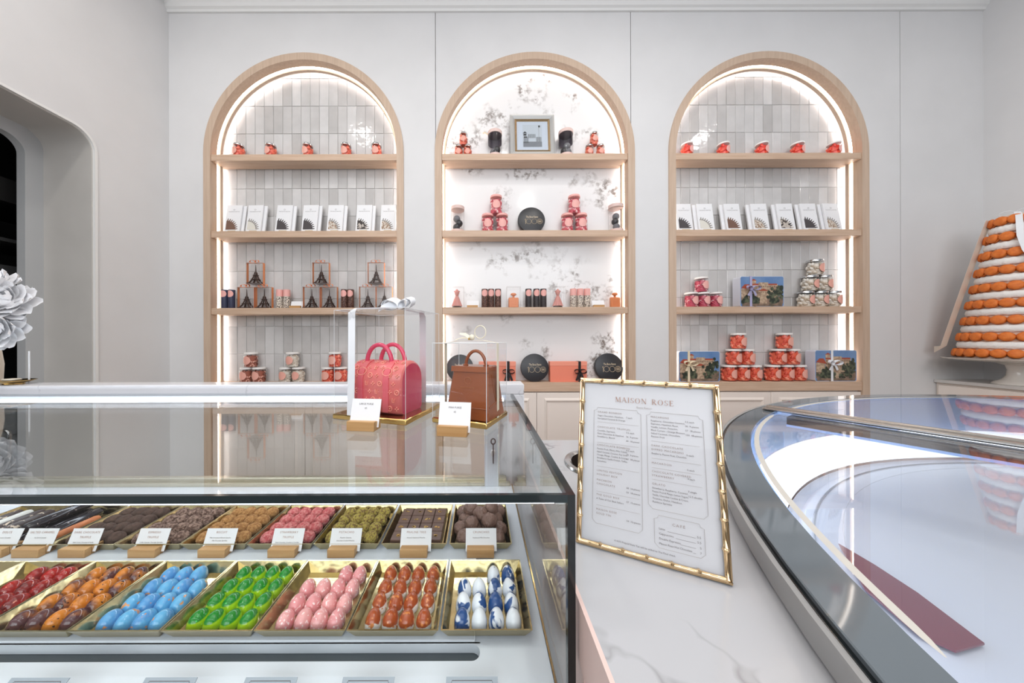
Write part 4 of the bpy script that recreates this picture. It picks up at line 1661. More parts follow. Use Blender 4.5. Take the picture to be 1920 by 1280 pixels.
def make_ptin(label, px, row, w, h, rib, side):
    Y = YW + 0.015
    t = thing('picture_tin', label, 'tin', (gx(px, Y), Y, SHELF[row]), group='picture tins of the right niche')
    d = 0.07
    M = R('X', PI / 2)
    # prism extrudes along z, so it is turned to run along -y
    MB().prism(rounded(w, h, 0.014), -d, 0.0, M=M).build('tin_body', M_TINW, t, ang=30)
    pr = MB()

    def quad(x0, x1, z0, z1, y, mi):
        pr.add([(x0 * w, -y, z0 * h), (x1 * w, -y, z0 * h), (x1 * w, -y, z1 * h), (x0 * w, -y, z1 * h)], [(0, 1, 2, 3)], mi)

    ol = rounded(w - 0.004, h - 0.004, 0.013)
    pr.add([(p[0], -0.0005, p[1] + 0.002) for p in ol], [tuple(range(len(ol)))], 0)
    quad(-0.48, 0.48, 0.10, 0.34, 0.0008, 4)
    quad(-0.25, 0.36, 0.30, 0.74, 0.0010, 1)
    quad(-0.08, 0.14, 0.30, 0.80, 0.0012, 1)
    quad(-0.25, -0.08, 0.71, 0.76, 0.0014, 2)
    quad(0.14, 0.34, 0.71, 0.76, 0.0014, 2)
    quad(-0.25, -0.14, 0.72, 0.86, 0.0013, 1)
    pr.add([(-0.27 * w, -0.0014, 0.86 * h), (-0.12 * w, -0.0014, 0.86 * h), (-0.195 * w, -0.0014, 0.92 * h)], [(0, 1, 2)], 2)
    pr.add([(-0.09 * w, -0.0016, 0.52 * h), (0.15 * w, -0.0016, 0.52 * h), (0.03 * w, -0.0016, 0.60 * h)], [(0, 1, 2)], 2)
    pr.add([(-0.48 * w, -0.0012, 0.62 * h), (-0.22 * w, -0.0012, 0.56 * h), (-0.30 * w, -0.0012, 0.74 * h), (-0.40 * w, -0.0012, 0.74 * h)], [(0, 1, 2, 3)], 2)
    quad(-0.48, -0.26, 0.30, 0.60, 0.0011, 1)
    for i in range(14):
        for jz in (0.44, 0.54, 0.64):
            x = -0.23 + i * 0.042
            quad(x, x + 0.016, jz, jz + 0.045, 0.0015, 5)
    quad(-0.05, 0.11, 0.03, 0.46, 0.0017, 1)
    rnd = random.Random(px)
    for (cx_, cz_, r_, n) in ((0.30, 0.42, 0.15, 26), (0.40, 0.58, 0.09, 14), (0.24, 0.22, 0.14, 20), (-0.20, 0.30, 0.10, 18), (-0.34, 0.22, 0.12, 18), (-0.14, 0.14, 0.10, 14)):
        for _ in range(n):
            x, z = cx_ + rnd.gauss(0, r_ * 0.5), cz_ + rnd.gauss(0, r_ * 0.6)
            r2 = rnd.uniform(0.02, 0.05)
            x = max(-0.44, min(0.44, x))
            z = max(0.07, min(0.80, z))
            yy = 0.0018 + rnd.random() * 0.0004
            pr.add([((x + r2 * math.cos(a)) * w, -yy, (z + r2 * 1.5 * math.sin(a)) * h) for a in [2 * PI * q / 7 for q in range(7)]], [tuple(range(7))], 3)
    quad(-0.46, 0.46, 0.02, 0.10, 0.0024, 4)
    pr.build('printed_picture', [M_SKY, M_BLD, M_ROOF, M_TREE, M_GRND, M_WIN], t, flat=True)
    xr = -0.26 * w if side == 0 else -0.10 * w
    mb = MB()
    mb.strip([(xr, -0.0032, 0.001), (xr, -0.0032, h + 0.001), (xr, d, h + 0.001)], (1, 0, 0), 0.009)
    rb = mb.build('ribbon', rib, t)
    b_ = MB()
    bow(b_, (xr, -0.008, h * 0.60), 0.048, wd=0.0105, tl=1.9, lift=0.12)
    b_.build('bow', rib, rb, ang=60)


make_ptin('picture tin with lavender bow on the third shelf, right-hand niche', 1429, 2, 0.338, 0.235, M_LRIB, 0)
make_ptin('picture tin with cream bow at the left of the bottom shelf', 1311, 3, 0.318, 0.235, M_GRIB, 0)
make_ptin('picture tin with white bow at the right of the bottom shelf', 1567, 3, 0.322, 0.240, M_WRIB, 1)

# framed photograph
Y = YW + 0.035
fr = thing('framed_photograph', 'silver and gold framed black and white photograph on the top middle shelf', 'picture frame', (gx(1000, Y), Y, SHELF[0]))
FWd, FH = 0.350, 0.352
M = R('X', math.radians(-7))


def frame_ring(mb, w, h, t, d, y0, z0=0.0, mi=0):
    z1 = z0 + h
    prof_ = [(0, y0), (0, y0 - d * 0.6), (t * 0.45, y0 - d), (t, y0 - d * 0.45), (t, y0)]
    vs, fs = [], []
    for (sx, sz) in ((-1, 0), (1, 0), (1, 1), (-1, 1)):
        for (o_, y) in prof_:
            x = sx * (w / 2 - o_)
            z = z0 + o_ if sz == 0 else z1 - o_
            vs.append((x, y, z))
    n = len(prof_)
    for c in range(4):
        c2 = (c + 1) % 4
        for i in range(n):
            j = (i + 1) % n
            fs.append((c * n + i, c * n + j, c2 * n + j, c2 * n + i))
    mb.add(vs, fs, mi, M)


mb = MB()
frame_ring(mb, FWd, FH, 0.036, 0.022, 0.0)
mb.build('outer_frame', mat('silver_frame', (186, 186, 184), rough=0.4, metal=0.3), fr, flat=True)
mb = MB()
frame_ring(mb, FWd - 0.07, FH - 0.07, 0.018, 0.012, 0.0, 0.035)
mb.build('inner_frame', M_FRAMEGOLD, fr, flat=True)
MB().box(-FWd / 2 + 0.01, FWd / 2 - 0.01, 0.0, 0.004, 0.01, FH - 0.01, M=M).build('backing_board', M_DARKGREY, fr)
MB().box(-0.125, 0.125, -0.003, -0.001, 0.05, FH - 0.05, M=M).build('mount', mat('mount_card', (216, 220, 236), rough=0.5), fr)
ph = MB()


def pq(x0, x1, z0, z1, y, mi):
    ph.add([(x0, -y, z0), (x1, -y, z0), (x1, -y, z1), (x0, -y, z1)], [(0, 1, 2, 3)], mi, M)


pq(-0.076, 0.076, 0.078, 0.272, 0.0034, 0)
pq(-0.072, 0.074, 0.080, 0.125, 0.0036, 1)
for i in range(11):
    pq(-0.034 + i * 0.0055, -0.0315 + i * 0.0055, 0.155, 0.190, 0.0038, 2)
for i in range(7):
    pq(0.030 + i * 0.006, 0.033 + i * 0.006, 0.125, 0.165, 0.0038, 2)
for i in range(5):
    pq(-0.068 + i * 0.008, -0.064 + i * 0.008, 0.112, 0.160, 0.0040, 2)
ph.add([(-0.076 + 0.0, -0.0042, 0.196), (-0.040, -0.0042, 0.196), (-0.058, -0.0042, 0.214)], [(0, 1, 2)], 2, M)
pq(-0.070, -0.046, 0.176, 0.192, 0.0042, 2)
pq(-0.068, -0.040, 0.158, 0.170, 0.0042, 2)
pq(0.050, 0.052, 0.12, 0.262, 0.0042, 1)
ph.add([(0.055 + 0.008 * math.cos(a), -0.0043, 0.256 + 0.010 * math.sin(a)) for a in [2 * PI * k / 10 for k in range(10)]], [tuple(range(10))], 2, M)
ph.build('photograph', [mat('photo_light', (206, 210, 222), rough=0.4), mat('photo_mid', (126, 128, 138), rough=0.4), mat('photo_dark', (48, 48, 54), rough=0.4)], fr, flat=True)
MB().box(-0.125, 0.125, -0.0062, -0.0056, 0.05, FH - 0.05, M=M).build('frame_glass', M_PANE, fr, flat=True)


# ---------------------------------------------------------------- price cards on slotted blocks
def price_card(label, loc, w=0.0565, h=0.044, lines=(), rz=0.0, bw=0.052, bh=0.0155, bd=0.030, group=None, blank=False, tilt=15):
    t = thing('price_card', label, 'price card', loc, rz, group)
    MB().cbox(-bw / 2, bw / 2, 0.0, bd * 0.36, 0, bh, 0.0006).cbox(-bw / 2, bw / 2, bd * 0.36 + 0.0006, bd, 0, bh * 0.92, 0.0006).build('block', M_BLOCK, t)
    M = Tm(w * 0.02, bd * 0.40, bh * 0.30) @ R('X', math.radians(-tilt))
    MB().box(-w / 2, w / 2, -0.0003, 0.0003, 0, h + bh * 0.5, M=M).build('card', M_WHITE, t)
    if lines:
        mb = MB()
        z = h * 0.78 + bh * 0.4
        for (tx, sz, mi) in lines:
            put_text(mb, tx, sz, 0, z, y=-0.0007, M=M, mi=mi, spacing=1.2 if mi == 0 else 1.0, maxw=w * 0.86)
            z -= sz * 1.65
        mb.build('lettering', [M_ROSEINK, M_INK], t, flat=True)
    return t


for lab, px in (('blank white price card on the third shelf of the left-hand niche', 554), ('blank white price card beside the left pink dress', 886), ('blank white price card beside the right perfume bottle', 1123)):
    price_card(lab, (gx(px, YW + 0.03), YW + 0.022, SHELF[2]), w=0.095, h=0.045, bw=0.085, bh=0.02, bd=0.04, tilt=20)
# ---------------------------------------------------------------- gold trays with chocolates
ZP = ZD + 0.0036                 # tray platform


def tray_geo(w, l, h=0.0165, fl=0.009):
    """shallow card tray with flaring sides; (w, l) measured at the rim"""
    mb = MB()
    o_, i_ = (w / 2, l / 2), (w / 2 - fl, l / 2 - fl)
    t = 0.0012
    vs = []
    for (a, b, z) in ((i_[0], i_[1], 0.0), (o_[0], o_[1], h), (o_[0] - t * 1.6, o_[1] - t * 1.6, h), (i_[0] - t * 0.4, i_[1] - t * 0.4, t)):
        vs += [(-a, -b, z), (a, -b, z), (a, b, z), (-a, b, z)]
    fs = [(3, 2, 1, 0)]
    for k in range(3):
        for i in range(4):
            j = (i + 1) % 4
            fs.append((k * 4 + i, k * 4 + j, k * 4 + 4 + j, k * 4 + 4 + i))
    fs.append((12, 13, 14, 15))
    mb.add(vs, fs)
    return mb


def place_tray(label, x, y, w, l, rz=0.0):
    o = tray_geo(w, l).build('sweet_tray', M_TRAYGOLD, None, loc=(x, y, ZP), rot=(0, 0, rz), flat=True)
    return tag(o, label, 'tray', 'gold trays in the glass case')


def egg_mesh(name, w, l, h, m_, nu=20, nv=9):
    mb = MB()
    vs = []
    for k in range(nv):
        t = PI / 2 * k / (nv - 1)
        for i in range(nu):
            a = 2 * PI * i / nu
            y = math.sin(a) * math.cos(t)
            x = math.cos(a) * math.cos(t) * (1 - 0.13 * y)
            z = math.sin(t) ** 0.9
            vs.append((x * w / 2, y * l / 2, z * h))
    fs = [(k * nu + i, k * nu + (i + 1) % nu, (k + 1) * nu + (i + 1) % nu, (k + 1) * nu + i) for k in range(nv - 1) for i in range(nu)]
    fs.append(tuple(range(nu))[::-1])
    mb.add(vs, fs)
    o = mb.build(name, m_, ang=70)
    d = o.data
    bpy.data.objects.remove(o)
    return d


def two_tone(name, ca, cb, scale=60, lo=0.45, hi=0.55, axis='Z', split=None, speck=None, speck_scale=400, rough=0.09, sp_lo=0.62, sp_hi=0.66, distort=0.0, soft=0.15):
    """shell colour ca with cb washed over it, optional flecks"""
    m = bpy.data.materials.new(name)
    m.use_nodes = True
    nt = m.node_tree
    b = nt.nodes['Principled BSDF']
    b.inputs['Roughness'].default_value = rough
    b.inputs['Coat Weight'].default_value = 0.3
    b.inputs['Coat Roughness'].default_value = 0.06
    tc = nt.nodes.new('ShaderNodeTexCoord')
    oi = nt.nodes.new('ShaderNodeObjectInfo')
    mul = nt.nodes.new('ShaderNodeMath')
    mul.operation = 'MULTIPLY'
    mul.inputs[1].default_value = 43.0
    nt.links.new(oi.outputs['Random'], mul.inputs[0])
    add = nt.nodes.new('ShaderNodeVectorMath')
    nt.links.new(tc.outputs['Object'], add.inputs[0])
    nt.links.new(mul.outputs[0], add.inputs[1])
    n = nt.nodes.new('ShaderNodeTexNoise')
    n.inputs['Scale'].default_value = scale
    n.inputs['Detail'].default_value = 3
    n.inputs['Distortion'].default_value = distort
    nt.links.new(add.outputs[0], n.inputs['Vector'])
    src = n.outputs['Fac']
    if split is not None:
        se = nt.nodes.new('ShaderNodeSeparateXYZ')
        nt.links.new(tc.outputs['Object'], se.inputs[0])
        ma = nt.nodes.new('ShaderNodeMath')
        ma.operation = 'MULTIPLY_ADD'
        ma.inputs[1].default_value = split[0]
        ma.inputs[2].default_value = split[1]
        nt.links.new(se.outputs[split[2]], ma.inputs[0])
        m2 = nt.nodes.new('ShaderNodeMath')
        m2.operation = 'MULTIPLY_ADD'
        m2.inputs[1].default_value = split[3]
        nt.links.new(n.outputs['Fac'], m2.inputs[0])
        nt.links.new(ma.outputs[0], m2.inputs[2])
        src = m2.outputs[0]
    r = nt.nodes.new('ShaderNodeValToRGB')
    r.color_ramp.elements[0].position = lo
    r.color_ramp.elements[1].position = hi
    r.color_ramp.elements[0].color = lin(ca)
    r.color_ramp.elements[1].color = lin(cb)
    nt.links.new(src, r.inputs[0])
    col = r.outputs[0]
    if speck:
        n2 = nt.nodes.new('ShaderNodeTexNoise')
        n2.inputs['Scale'].default_value = speck_scale
        n2.inputs['Detail'].default_value = 1
        nt.links.new(add.outputs[0], n2.inputs['Vector'])
        r2 = nt.nodes.new('ShaderNodeValToRGB')
        r2.color_ramp.elements[0].position = sp_lo
        r2.color_ramp.elements[1].position = sp_hi
        nt.links.new(n2.outputs['Fac'], r2.inputs[0])
        mx = nt.nodes.new('ShaderNodeMixRGB')
        nt.links.new(r2.outputs[0], mx.inputs[0])
        nt.links.new(col, mx.inputs[1])
        mx.inputs[2].default_value = lin(speck)
        col = mx.outputs[0]
    nt.links.new(col, b.inputs['Base Color'])
    return m


E_RED = two_tone('red_shell', (168, 20, 12), (86, 10, 10), scale=45, lo=0.4, hi=0.7, speck=(230, 150, 120), speck_scale=300, sp_lo=0.70, sp_hi=0.73)
E_AMB = two_tone('amber_shell', (206, 122, 30), (88, 52, 56), scale=24, lo=0.44, hi=0.56, speck=(60, 30, 24), speck_scale=180, sp_lo=0.66, sp_hi=0.69)
E_BLU = two_tone('sky_blue_shell', (98, 172, 216), (86, 150, 206), scale=30, speck=(214, 150, 100), speck_scale=120, sp_lo=0.645, sp_hi=0.68)
E_GRN = two_tone('green_shell', (164, 204, 14), (16, 128, 34), scale=20, split=(70.0, -0.2, 2, 0.45), lo=0.72, hi=0.84, speck=(90, 220, 110), speck_scale=330, sp_lo=0.70, sp_hi=0.74)
E_PNK = two_tone('pink_shell', (226, 148, 150), (232, 164, 162), scale=30, speck=(250, 222, 220), speck_scale=260, sp_lo=0.60, sp_hi=0.66)
E_ORG = two_tone('copper_marbled_shell', (164, 72, 26), (240, 232, 224), scale=24, split=(-45.0, 0.62, 2, 0.75), lo=0.66, hi=0.72, distort=1.5, speck=(214, 130, 70), speck_scale=160, sp_lo=0.60, sp_hi=0.68)
E_WHB = two_tone('white_and_blue_shell', (232, 236, 242), (30, 76, 136), scale=30, lo=0.505, hi=0.525, distort=0.8)

EW, EL, EH = 0.0232, 0.0315, 0.0185
egg_kinds = [
    # tray x, colour words, material, rows front to back with column presence
    (-0.890, None, None, None),
    (-0.762, 'glossy dark red', E_RED, ('1111', '1111', '0111', '0111')),
    (-0.634, 'amber and purple', E_AMB, ('1111', '1111', '1111', '1111')),
    (-0.506, 'sky blue', E_BLU, ('1111', '1111', '1111', '1110')),
    (-0.378, 'two-tone green', E_GRN, ('1111', '1111', '1111', '1111')),
    (-0.250, 'speckled pink', E_PNK, ('1111', '1111', '1111', '0011')),
    (-0.122, 'copper and white marbled', E_ORG, ('1111', '1111', '1111', '1111')),
    (0.008, 'white and blue swirled', E_WHB, ('1111', '1111', '1111', '0011')),
]
rnd = random.Random(11)
ROWW = ['front row', 'second row', 'third row', 'back row']
COLW = ['far left', 'second from left', 'third from left', 'far right']
YT, LT, WT = 0.4765, 0.132, 0.1265
TXF = 1.0
for (tx, cw, m_, rows) in egg_kinds:
    place_tray('gold tray ' + (f'of {cw} bonbons in the front row of the case' if cw else 'nearly empty at the far left end of the front row'), tx, YT, WT, LT, rz=0.0)
    if not rows:
        continue
    em = egg_mesh('bonbon', EW, EL, EH, m_)
    for r_, row in enumerate(rows):
        for c_, on in enumerate(row):
            if on == '0':
                continue
            x = tx + (c_ - 1.5) * 0.0248 + rnd.uniform(-0.0008, 0.0008) + 0.002
            y = YT - LT / 2 + 0.0265 + r_ * 0.0278 + rnd.uniform(-0.001, 0.001) + 0.0
            o = raw('bonbon', em, None, loc=(x, y, ZP + 0.0013), rot=(0, 0, rnd.uniform(-0.12, 0.12)))
            tag(o, f'{cw} bonbon, {COLW[c_]} in the {ROWW[r_]} of its tray', 'chocolate', f'{cw} bonbons')
# a few offcuts in the nearly empty tray
# truffles in the rear row ------------------------------------------------
def rough_mesh(name, rx, ry, rz_, amp, freq, m_, seed, nu=22, nv=14, flat_base=True):
    mb = MB()
    mb.ell((0, 0, 0), (rx, ry, rz_), nu, nv)
    out = []
    for v in mb.v:
        p = Vector(v)
        d = p.normalized()
        k = 1 + amp * noise.noise(d * freq + Vector((seed * 7.3, 0, 0))) + amp * 0.6 * noise.noise(d * freq * 2.3 + Vector((seed * 3.1, 4, 0)))
        q = p * k
        if flat_base:
            q.z = max(q.z, -rz_ * 0.82)
        q.z += rz_ * 0.82
        out.append(tuple(q))
    mb.v = out
    o = mb.build(name, m_, ang=60)
    d = o.data
    bpy.data.objects.remove(o)
    return d


M_T1 = mat('cocoa_truffle', (88, 66, 56), rough=0.85, col2=(66, 48, 40), noise_scale=160, bump=0.25, bump_scale=500)
M_T2 = mat('flaked_truffle', (160, 132, 118), rough=0.8, col2=(92, 66, 56), noise_scale=190, lo=0.4, hi=0.6, bump=0.6, bump_scale=420)
M_T3 = mat('biscuit_truffle', (192, 144, 88), rough=0.85, col2=(158, 108, 60), noise_scale=220, lo=0.4, hi=0.6, bump=0.6, bump_scale=480)
M_T4 = mat('strawberry_truffle', (206, 92, 96), rough=0.8, col2=(226, 144, 140), noise_scale=200, lo=0.4, hi=0.6, bump=0.7, bump_scale=420)
M_T5 = mat('pistachio_truffle', (186, 166, 78), rough=0.8, col2=(128, 98, 56), noise_scale=230, lo=0.46, hi=0.6, bump=0.7, bump_scale=380)
M_T6 = mat('milk_rocher', (132, 102, 90), rough=0.4, col2=(110, 82, 72), noise_scale=60, bump=0.4, bump_scale=160)
YB2, LB2 = 0.655, 0.139
back_kinds = [
    (-1.048, 'drizzled', None), (-0.918, 'bars', None),
    (-0.785, 'dusted dark cocoa', M_T1), (-0.655, 'chocolate flaked', M_T2), (-0.526, 'golden biscuit', M_T3), (-0.395, 'strawberry pink', M_T4), (-0.264, 'pistachio green', M_T5),
    (-0.131, 'praline', None), (0.000, 'rocher', M_T6)]
for (tx, cw, m_) in back_kinds:
    w_ = 0.1285 if tx < -0.1 else (0.1285 if tx < -0.05 else 0.1225)
    if cw in ('drizzled', 'bars'):
        place_tray({'drizzled': 'gold tray of drizzled logs at the far left of the rear row', 'bars': 'gold tray with dark glossy bars and one caramel log, rear row'}[cw], tx, YB2, w_, LB2)
        continue
    if cw == 'praline':
        place_tray('gold tray of square pralines in the rear row of the case', tx, YB2, w_, LB2)
        prl = MB().cbox(-0.0122, 0.0122, -0.0133, 0.0133, 0, 0.014, 0.0009)
        po = prl.build('praline', mat('praline_chocolate', (98, 70, 58), rough=0.4), None)
        pm = po.data
        bpy.data.objects.remove(po)
        for r_ in range(4):
            for c_ in range(4):
                o = raw('praline_square', pm, None, loc=(tx + (c_ - 1.5) * 0.0257, YB2 - 0.046 + r_ * 0.0281 + 0.003, ZP + 0.0013))
                tag(o, f'square praline with gold leaf, {COLW[c_]} in the {ROWW[r_]} of its tray', 'chocolate', 'square pralines')
                mb = MB()
                rr = random.Random(r_ * 4 + c_)
                for q in range(3):
                    a = rr.uniform(0, PI)
                    x0, y0 = rr.uniform(-0.004, 0.004), rr.uniform(-0.003, 0.003)
                    mb.prism([(x0 + rr.uniform(0.002, 0.005) * math.cos(a + 2 * PI * k / 5), y0 + rr.uniform(0.001, 0.003) * math.sin(a + 2 * PI * k / 5)) for k in range(5)], 0.0141, 0.0146)
                mb.build('gold_leaf', M_GOLD, o, flat=True)
        continue
    if cw == 'rocher':
        place_tray('gold tray of jumbled milk chocolate clusters at the right end', tx, YB2, w_, LB2)
        ms = [rough_mesh('cluster', 0.0165, 0.0155, 0.014, 0.14, 2.2, m_, k) for k in range(3)]
        spots = []
        rr = random.Random(5)
        q = 0
        for r_ in range(4):
            for c_ in range(3 + (r_ % 2)):
                n_c = 3 + (r_ % 2)
                x = tx + (c_ - (n_c - 1) / 2) * (0.033 if n_c == 3 else 0.0275)
                y = YB2 - 0.045 + r_ * 0.030
                spots.append((x, y, 0.0, f'{["left", "centre", "right"][c_] if n_c == 3 else ["far left", "centre left", "centre right", "far right"][c_]} in the {ROWW[r_]}, lower layer'))
        for (dx, dy, ww) in ((-0.018, -0.026, 'front left'), (0.018, -0.020, 'front right'), (0.0, 0.004, 'centre'), (-0.022, 0.026, 'rear left'), (0.024, 0.024, 'rear right')):
            spots.append((tx + dx, YB2 + dy, 0.018, f'{ww} of the upper layer'))
        for (x, y, z, ww) in spots:
            o = raw('chocolate_cluster', ms[q % 3], None, loc=(x, y, ZP + 0.0013 + z), rot=(0, 0, rr.uniform(0, 6)), scale=[rr.uniform(0.9, 1.06)] * 3)
            tag(o, f'milk chocolate nut cluster, {ww}', 'chocolate', 'milk chocolate clusters')
            q += 1
        continue
    place_tray(f'gold tray of {cw} truffles in the rear row of the case', tx, YB2, w_, LB2)
    amp = 0.05 if m_ in (M_T1, M_T3) else 0.075
    fr_ = 2.0 if m_ is M_T1 else 5.0
    ms = [rough_mesh('truffle', 0.0137, 0.0150 if m_ is not M_T1 else 0.0165, 0.0125, amp, fr_, m_, k + tx * 10, 26, 16) for k in range(3)]
    rr = random.Random(int(-tx * 1000))
    for r_ in range(4):
        for c_ in range(4):
            x = tx + (c_ - 1.5) * 0.0262 + rr.uniform(-0.001, 0.001)
            y = YB2 - LB2 / 2 + 0.0265 + r_ * 0.0285 + rr.uniform(-0.001, 0.001)
            o = raw('truffle', ms[(r_ + c_) % 3], None, loc=(x, y, ZP + 0.0013), rot=(0, 0, rr.uniform(0, 6)))
            tag(o, f'{cw} truffle, {COLW[c_]} in the {ROWW[r_]} of its tray', 'truffle', f'{cw} truffles')

# long bars and logs in the two left-hand rear trays
M_SHINY = mat('glossy_dark_bar', (34, 30, 36), rough=0.16, col2=(150, 140, 140), noise_scale=150, lo=0.64, hi=0.68)
M_DRIZ = mat('drizzled_log', (54, 40, 38), rough=0.35, col2=(214, 196, 176), noise_scale=90, lo=0.58, hi=0.62)
M_CARA = mat('caramel_log', (196, 118, 62), rough=0.45, col2=(176, 98, 48), noise_scale=60)
M_WHLOG = mat('white_log', (214, 214, 210), rough=0.5)


def log(label, x, y, r, l, m_, z=0.0, rz=0.0, oval=1.0, tilt=0.0):
    mb = MB()
    M = R('X', PI / 2)
    mb.lathe([(r * 0.3, -l / 2), (r * 0.85, -l / 2 + 0.003), (r, -l / 2 + 0.008), (r * 1.04, 0), (r, l / 2 - 0.008), (r * 0.85, l / 2 - 0.003), (r * 0.3, l / 2)], 16, M=M)
    mb.v = [(v[0] * oval * (1 + 0.05 * noise.noise(Vector(v) * 60)), v[1], v[2] * (1 + 0.08 * noise.noise(Vector(v) * 70))) for v in mb.v]
    o = mb.build('chocolate_log', m_, None, loc=(x, y, ZP + 0.0015 + r + z), rot=(tilt, 0, rz))
    return tag(o, label, 'chocolate', 'long chocolates at the left of the rear row')


log('caramel brown log lying alone at the right of its gold tray', -0.878, YB2 - 0.016, 0.0085, 0.095, M_CARA, rz=-0.10)
log('glossy dark bar next to the caramel log', -0.906, YB2 + 0.004, 0.0095, 0.105, M_SHINY, rz=-0.04, oval=1.3)
log('glossy dark bar second from the caramel log', -0.933, YB2 + 0.004, 0.0095, 0.112, M_SHINY, rz=0.02, oval=1.3)
log('glossy dark bar third from the caramel log', -0.960, YB2, 0.0095, 0.108, M_SHINY, rz=0.0, oval=1.25)
log('glossy dark bar lying on top of the other dark bars', -0.930, YB2 + 0.006, 0.0095, 0.108, M_SHINY, z=0.0205, rz=-0.05, oval=1.3)
log('cocoa log flecked with nuts, first in the far left rear tray', -1.012, YB2, 0.0095, 0.108, M_DRIZ, rz=0.02)
log('cocoa log flecked with nuts, second in the far left rear tray', -1.036, YB2, 0.0095, 0.108, M_DRIZ, rz=-0.03)
log('white coated log in the far left rear tray', -1.060, YB2, 0.0095, 0.105, M_WHLOG, rz=0.02)
log('cocoa log nearest the far left side of the rear tray', -1.084, YB2, 0.0095, 0.105, M_DRIZ)

# price cards in the case, one to each rear tray
ZCARD = ZD
for (px, ln, lab) in (
        (-22, [('DOLCE', 0.0052, 0), ('Caramel, Chocolate', 0.0030, 1)], 'price card at the far left edge of the case'),
        (47, [('SALTED CARAMEL', 0.0052, 0), ('Sea Salt & Caramel', 0.0030, 1)], 'price card reading SALTED CARAMEL'),
        (134, [('DARK CHOCOLATE', 0.0050, 0), ('TRUFFLE', 0.0050, 0), ('Dark Cocoa, Chocolate & Vanilla', 0.0030, 1)], 'price card reading DARK CHOCOLATE TRUFFLE'),
        (265, [('ESPRESSO', 0.0050, 0), ('TRUFFLE', 0.0050, 0), ('Coffee Ganache, Chocolate Sprinkles', 0.0030, 1)], 'price card reading ESPRESSO TRUFFLE'),
        (396, [('BISCUIT', 0.0052, 0), ('Milk Chocolate & Biscuit Ganache,', 0.0030, 1), ('Milk Chocolate Sprinkles', 0.0030, 1)], 'price card reading BISCUIT'),
        (527, [('STRAWBERRY', 0.0050, 0), ('TRUFFLE', 0.0050, 0), ('Dark Chocolate, Strawberry Crumble', 0.0030, 1)], 'price card reading STRAWBERRY TRUFFLE'),
        (639, [('PISTACHIO', 0.0052, 0), ('Pistachio Ganache,', 0.0030, 1), ('Chocolate Crushed Pistachio', 0.0030, 1)], 'price card reading PISTACHIO'),
        (775, [('PRALINE TREE', 0.0052, 0), ('Almond, Hazelnut & Pistachio', 0.0030, 1)], 'price card reading PRALINE TREE'),
        (901, [('CRUNCHIES', 0.0052, 0), ('Hazelnut & Milk Chocolate', 0.0030, 1)], 'price card reading CRUNCHIES')):
    p = onz(px, 1049, ZD)
    price_card(lab + ', on a small wood block', (p.x, p.y - 0.001, ZP), w=0.0605, h=0.031, lines=ln, group='price cards in the glass case', tilt=22)

# flat grey bordered panels leaning at the foot of the case
for i, (px, w_) in enumerate(((32, 108), (290, 96), (488, 96), (680, 96), (884, 96))):
    Yc = 0.352
    p = at(px, 1265, Yc)
    t = thing('grey_sign', f'small grey bordered card by the front glass, {ORDW[i]} from the left', 'sign', (p.x * 0.94, Yc - 0.036, ZD), group='grey cards by the front glass')
    hh = 0.042
    M = R('X', math.radians(-62)) if False else Matrix.Identity(4)
    top = p.z - ZD
    M = R('X', -math.acos(min(1, top / hh)))
    ww = w_ * 0.352 / F
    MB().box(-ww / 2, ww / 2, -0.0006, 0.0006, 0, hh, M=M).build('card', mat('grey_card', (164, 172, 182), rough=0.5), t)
    mb = MB()
    c = 0.004
    a, b = ww / 2 - 0.003, hh - 0.003
    mb.tube([(-a + c, -0.0008, b), (a - c, -0.0008, b), (a - c * 0.7, -0.0008, b - c * 0.7), (a, -0.0008, b - c), (a, -0.0008, 0.004 + c), (a - c, -0.0008, 0.004), (-a + c, -0.0008, 0.004), (-a, -0.0008, 0.004 + c), (-a, -0.0008, b - c), (-a + c * 0.7, -0.0008, b - c * 0.7)], 0.0003, 4, closed=True, M=M)
    mb.build('printed_border', M_INK, t)

# ---------------------------------------------------------------- chocolate handbags in clear boxes on the case
def gold_board(w, d, name, parent):
    MB().cbox(-w / 2, w / 2, -d / 2, d / 2, 0.0, 0.0105, 0.002).build(name, M_GOLD, parent)


def rect_frame(a, b, c):
    """centre, half width, half depth and rotation of a board from its front-left, front-right and rear-right corners"""
    e = Vector((b.x - a.x, b.y - a.y))
    f_ = Vector((c.x - b.x, c.y - b.y))
    cen = Vector((a.x, a.y)) + e / 2 + f_ / 2
    return cen, e.length, f_.length, math.atan2(e.y, e.x)


a, b, c = onz(627, 786, ZT), onz(767, 799, ZT), onz(822, 764, ZT)
cen, W1, D1, RZ1 = rect_frame(a, b, c)
D1 = min(D1, 0.15)
pb = thing('clear_purse_box', 'tall clear box with wide white ribbon round the pink purse', 'gift box', (cen.x, cen.y, ZT), RZ1)
gold_board(W1, D1, 'gold_board', pb)
hb = 0.216
bw_, bd_ = W1 - 0.006, D1 - 0.006
mb = MB()
mb.box(-bw_ / 2, bw_ / 2, -bd_ / 2, bd_ / 2, 0.0108, hb)
mb.build('acetate', M_ACET, pb, flat=True)
e = MB()  # whitish tubes stand for the bright glints on the box edges
for sx in (-1, 1):
    for sy in (-1, 1):
        e.tube([(sx * bw_ / 2, sy * bd_ / 2, 0.007), (sx * bw_ / 2, sy * bd_ / 2, hb)], 0.0005, 4)
e.tube([(-bw_ / 2, -bd_ / 2, hb), (bw_ / 2, -bd_ / 2, hb), (bw_ / 2, bd_ / 2, hb), (-bw_ / 2, bd_ / 2, hb)], 0.0005, 4, closed=True)
e.build('folded_edge', mat('clear_edge', (228, 230, 232), rough=0.15), pb)
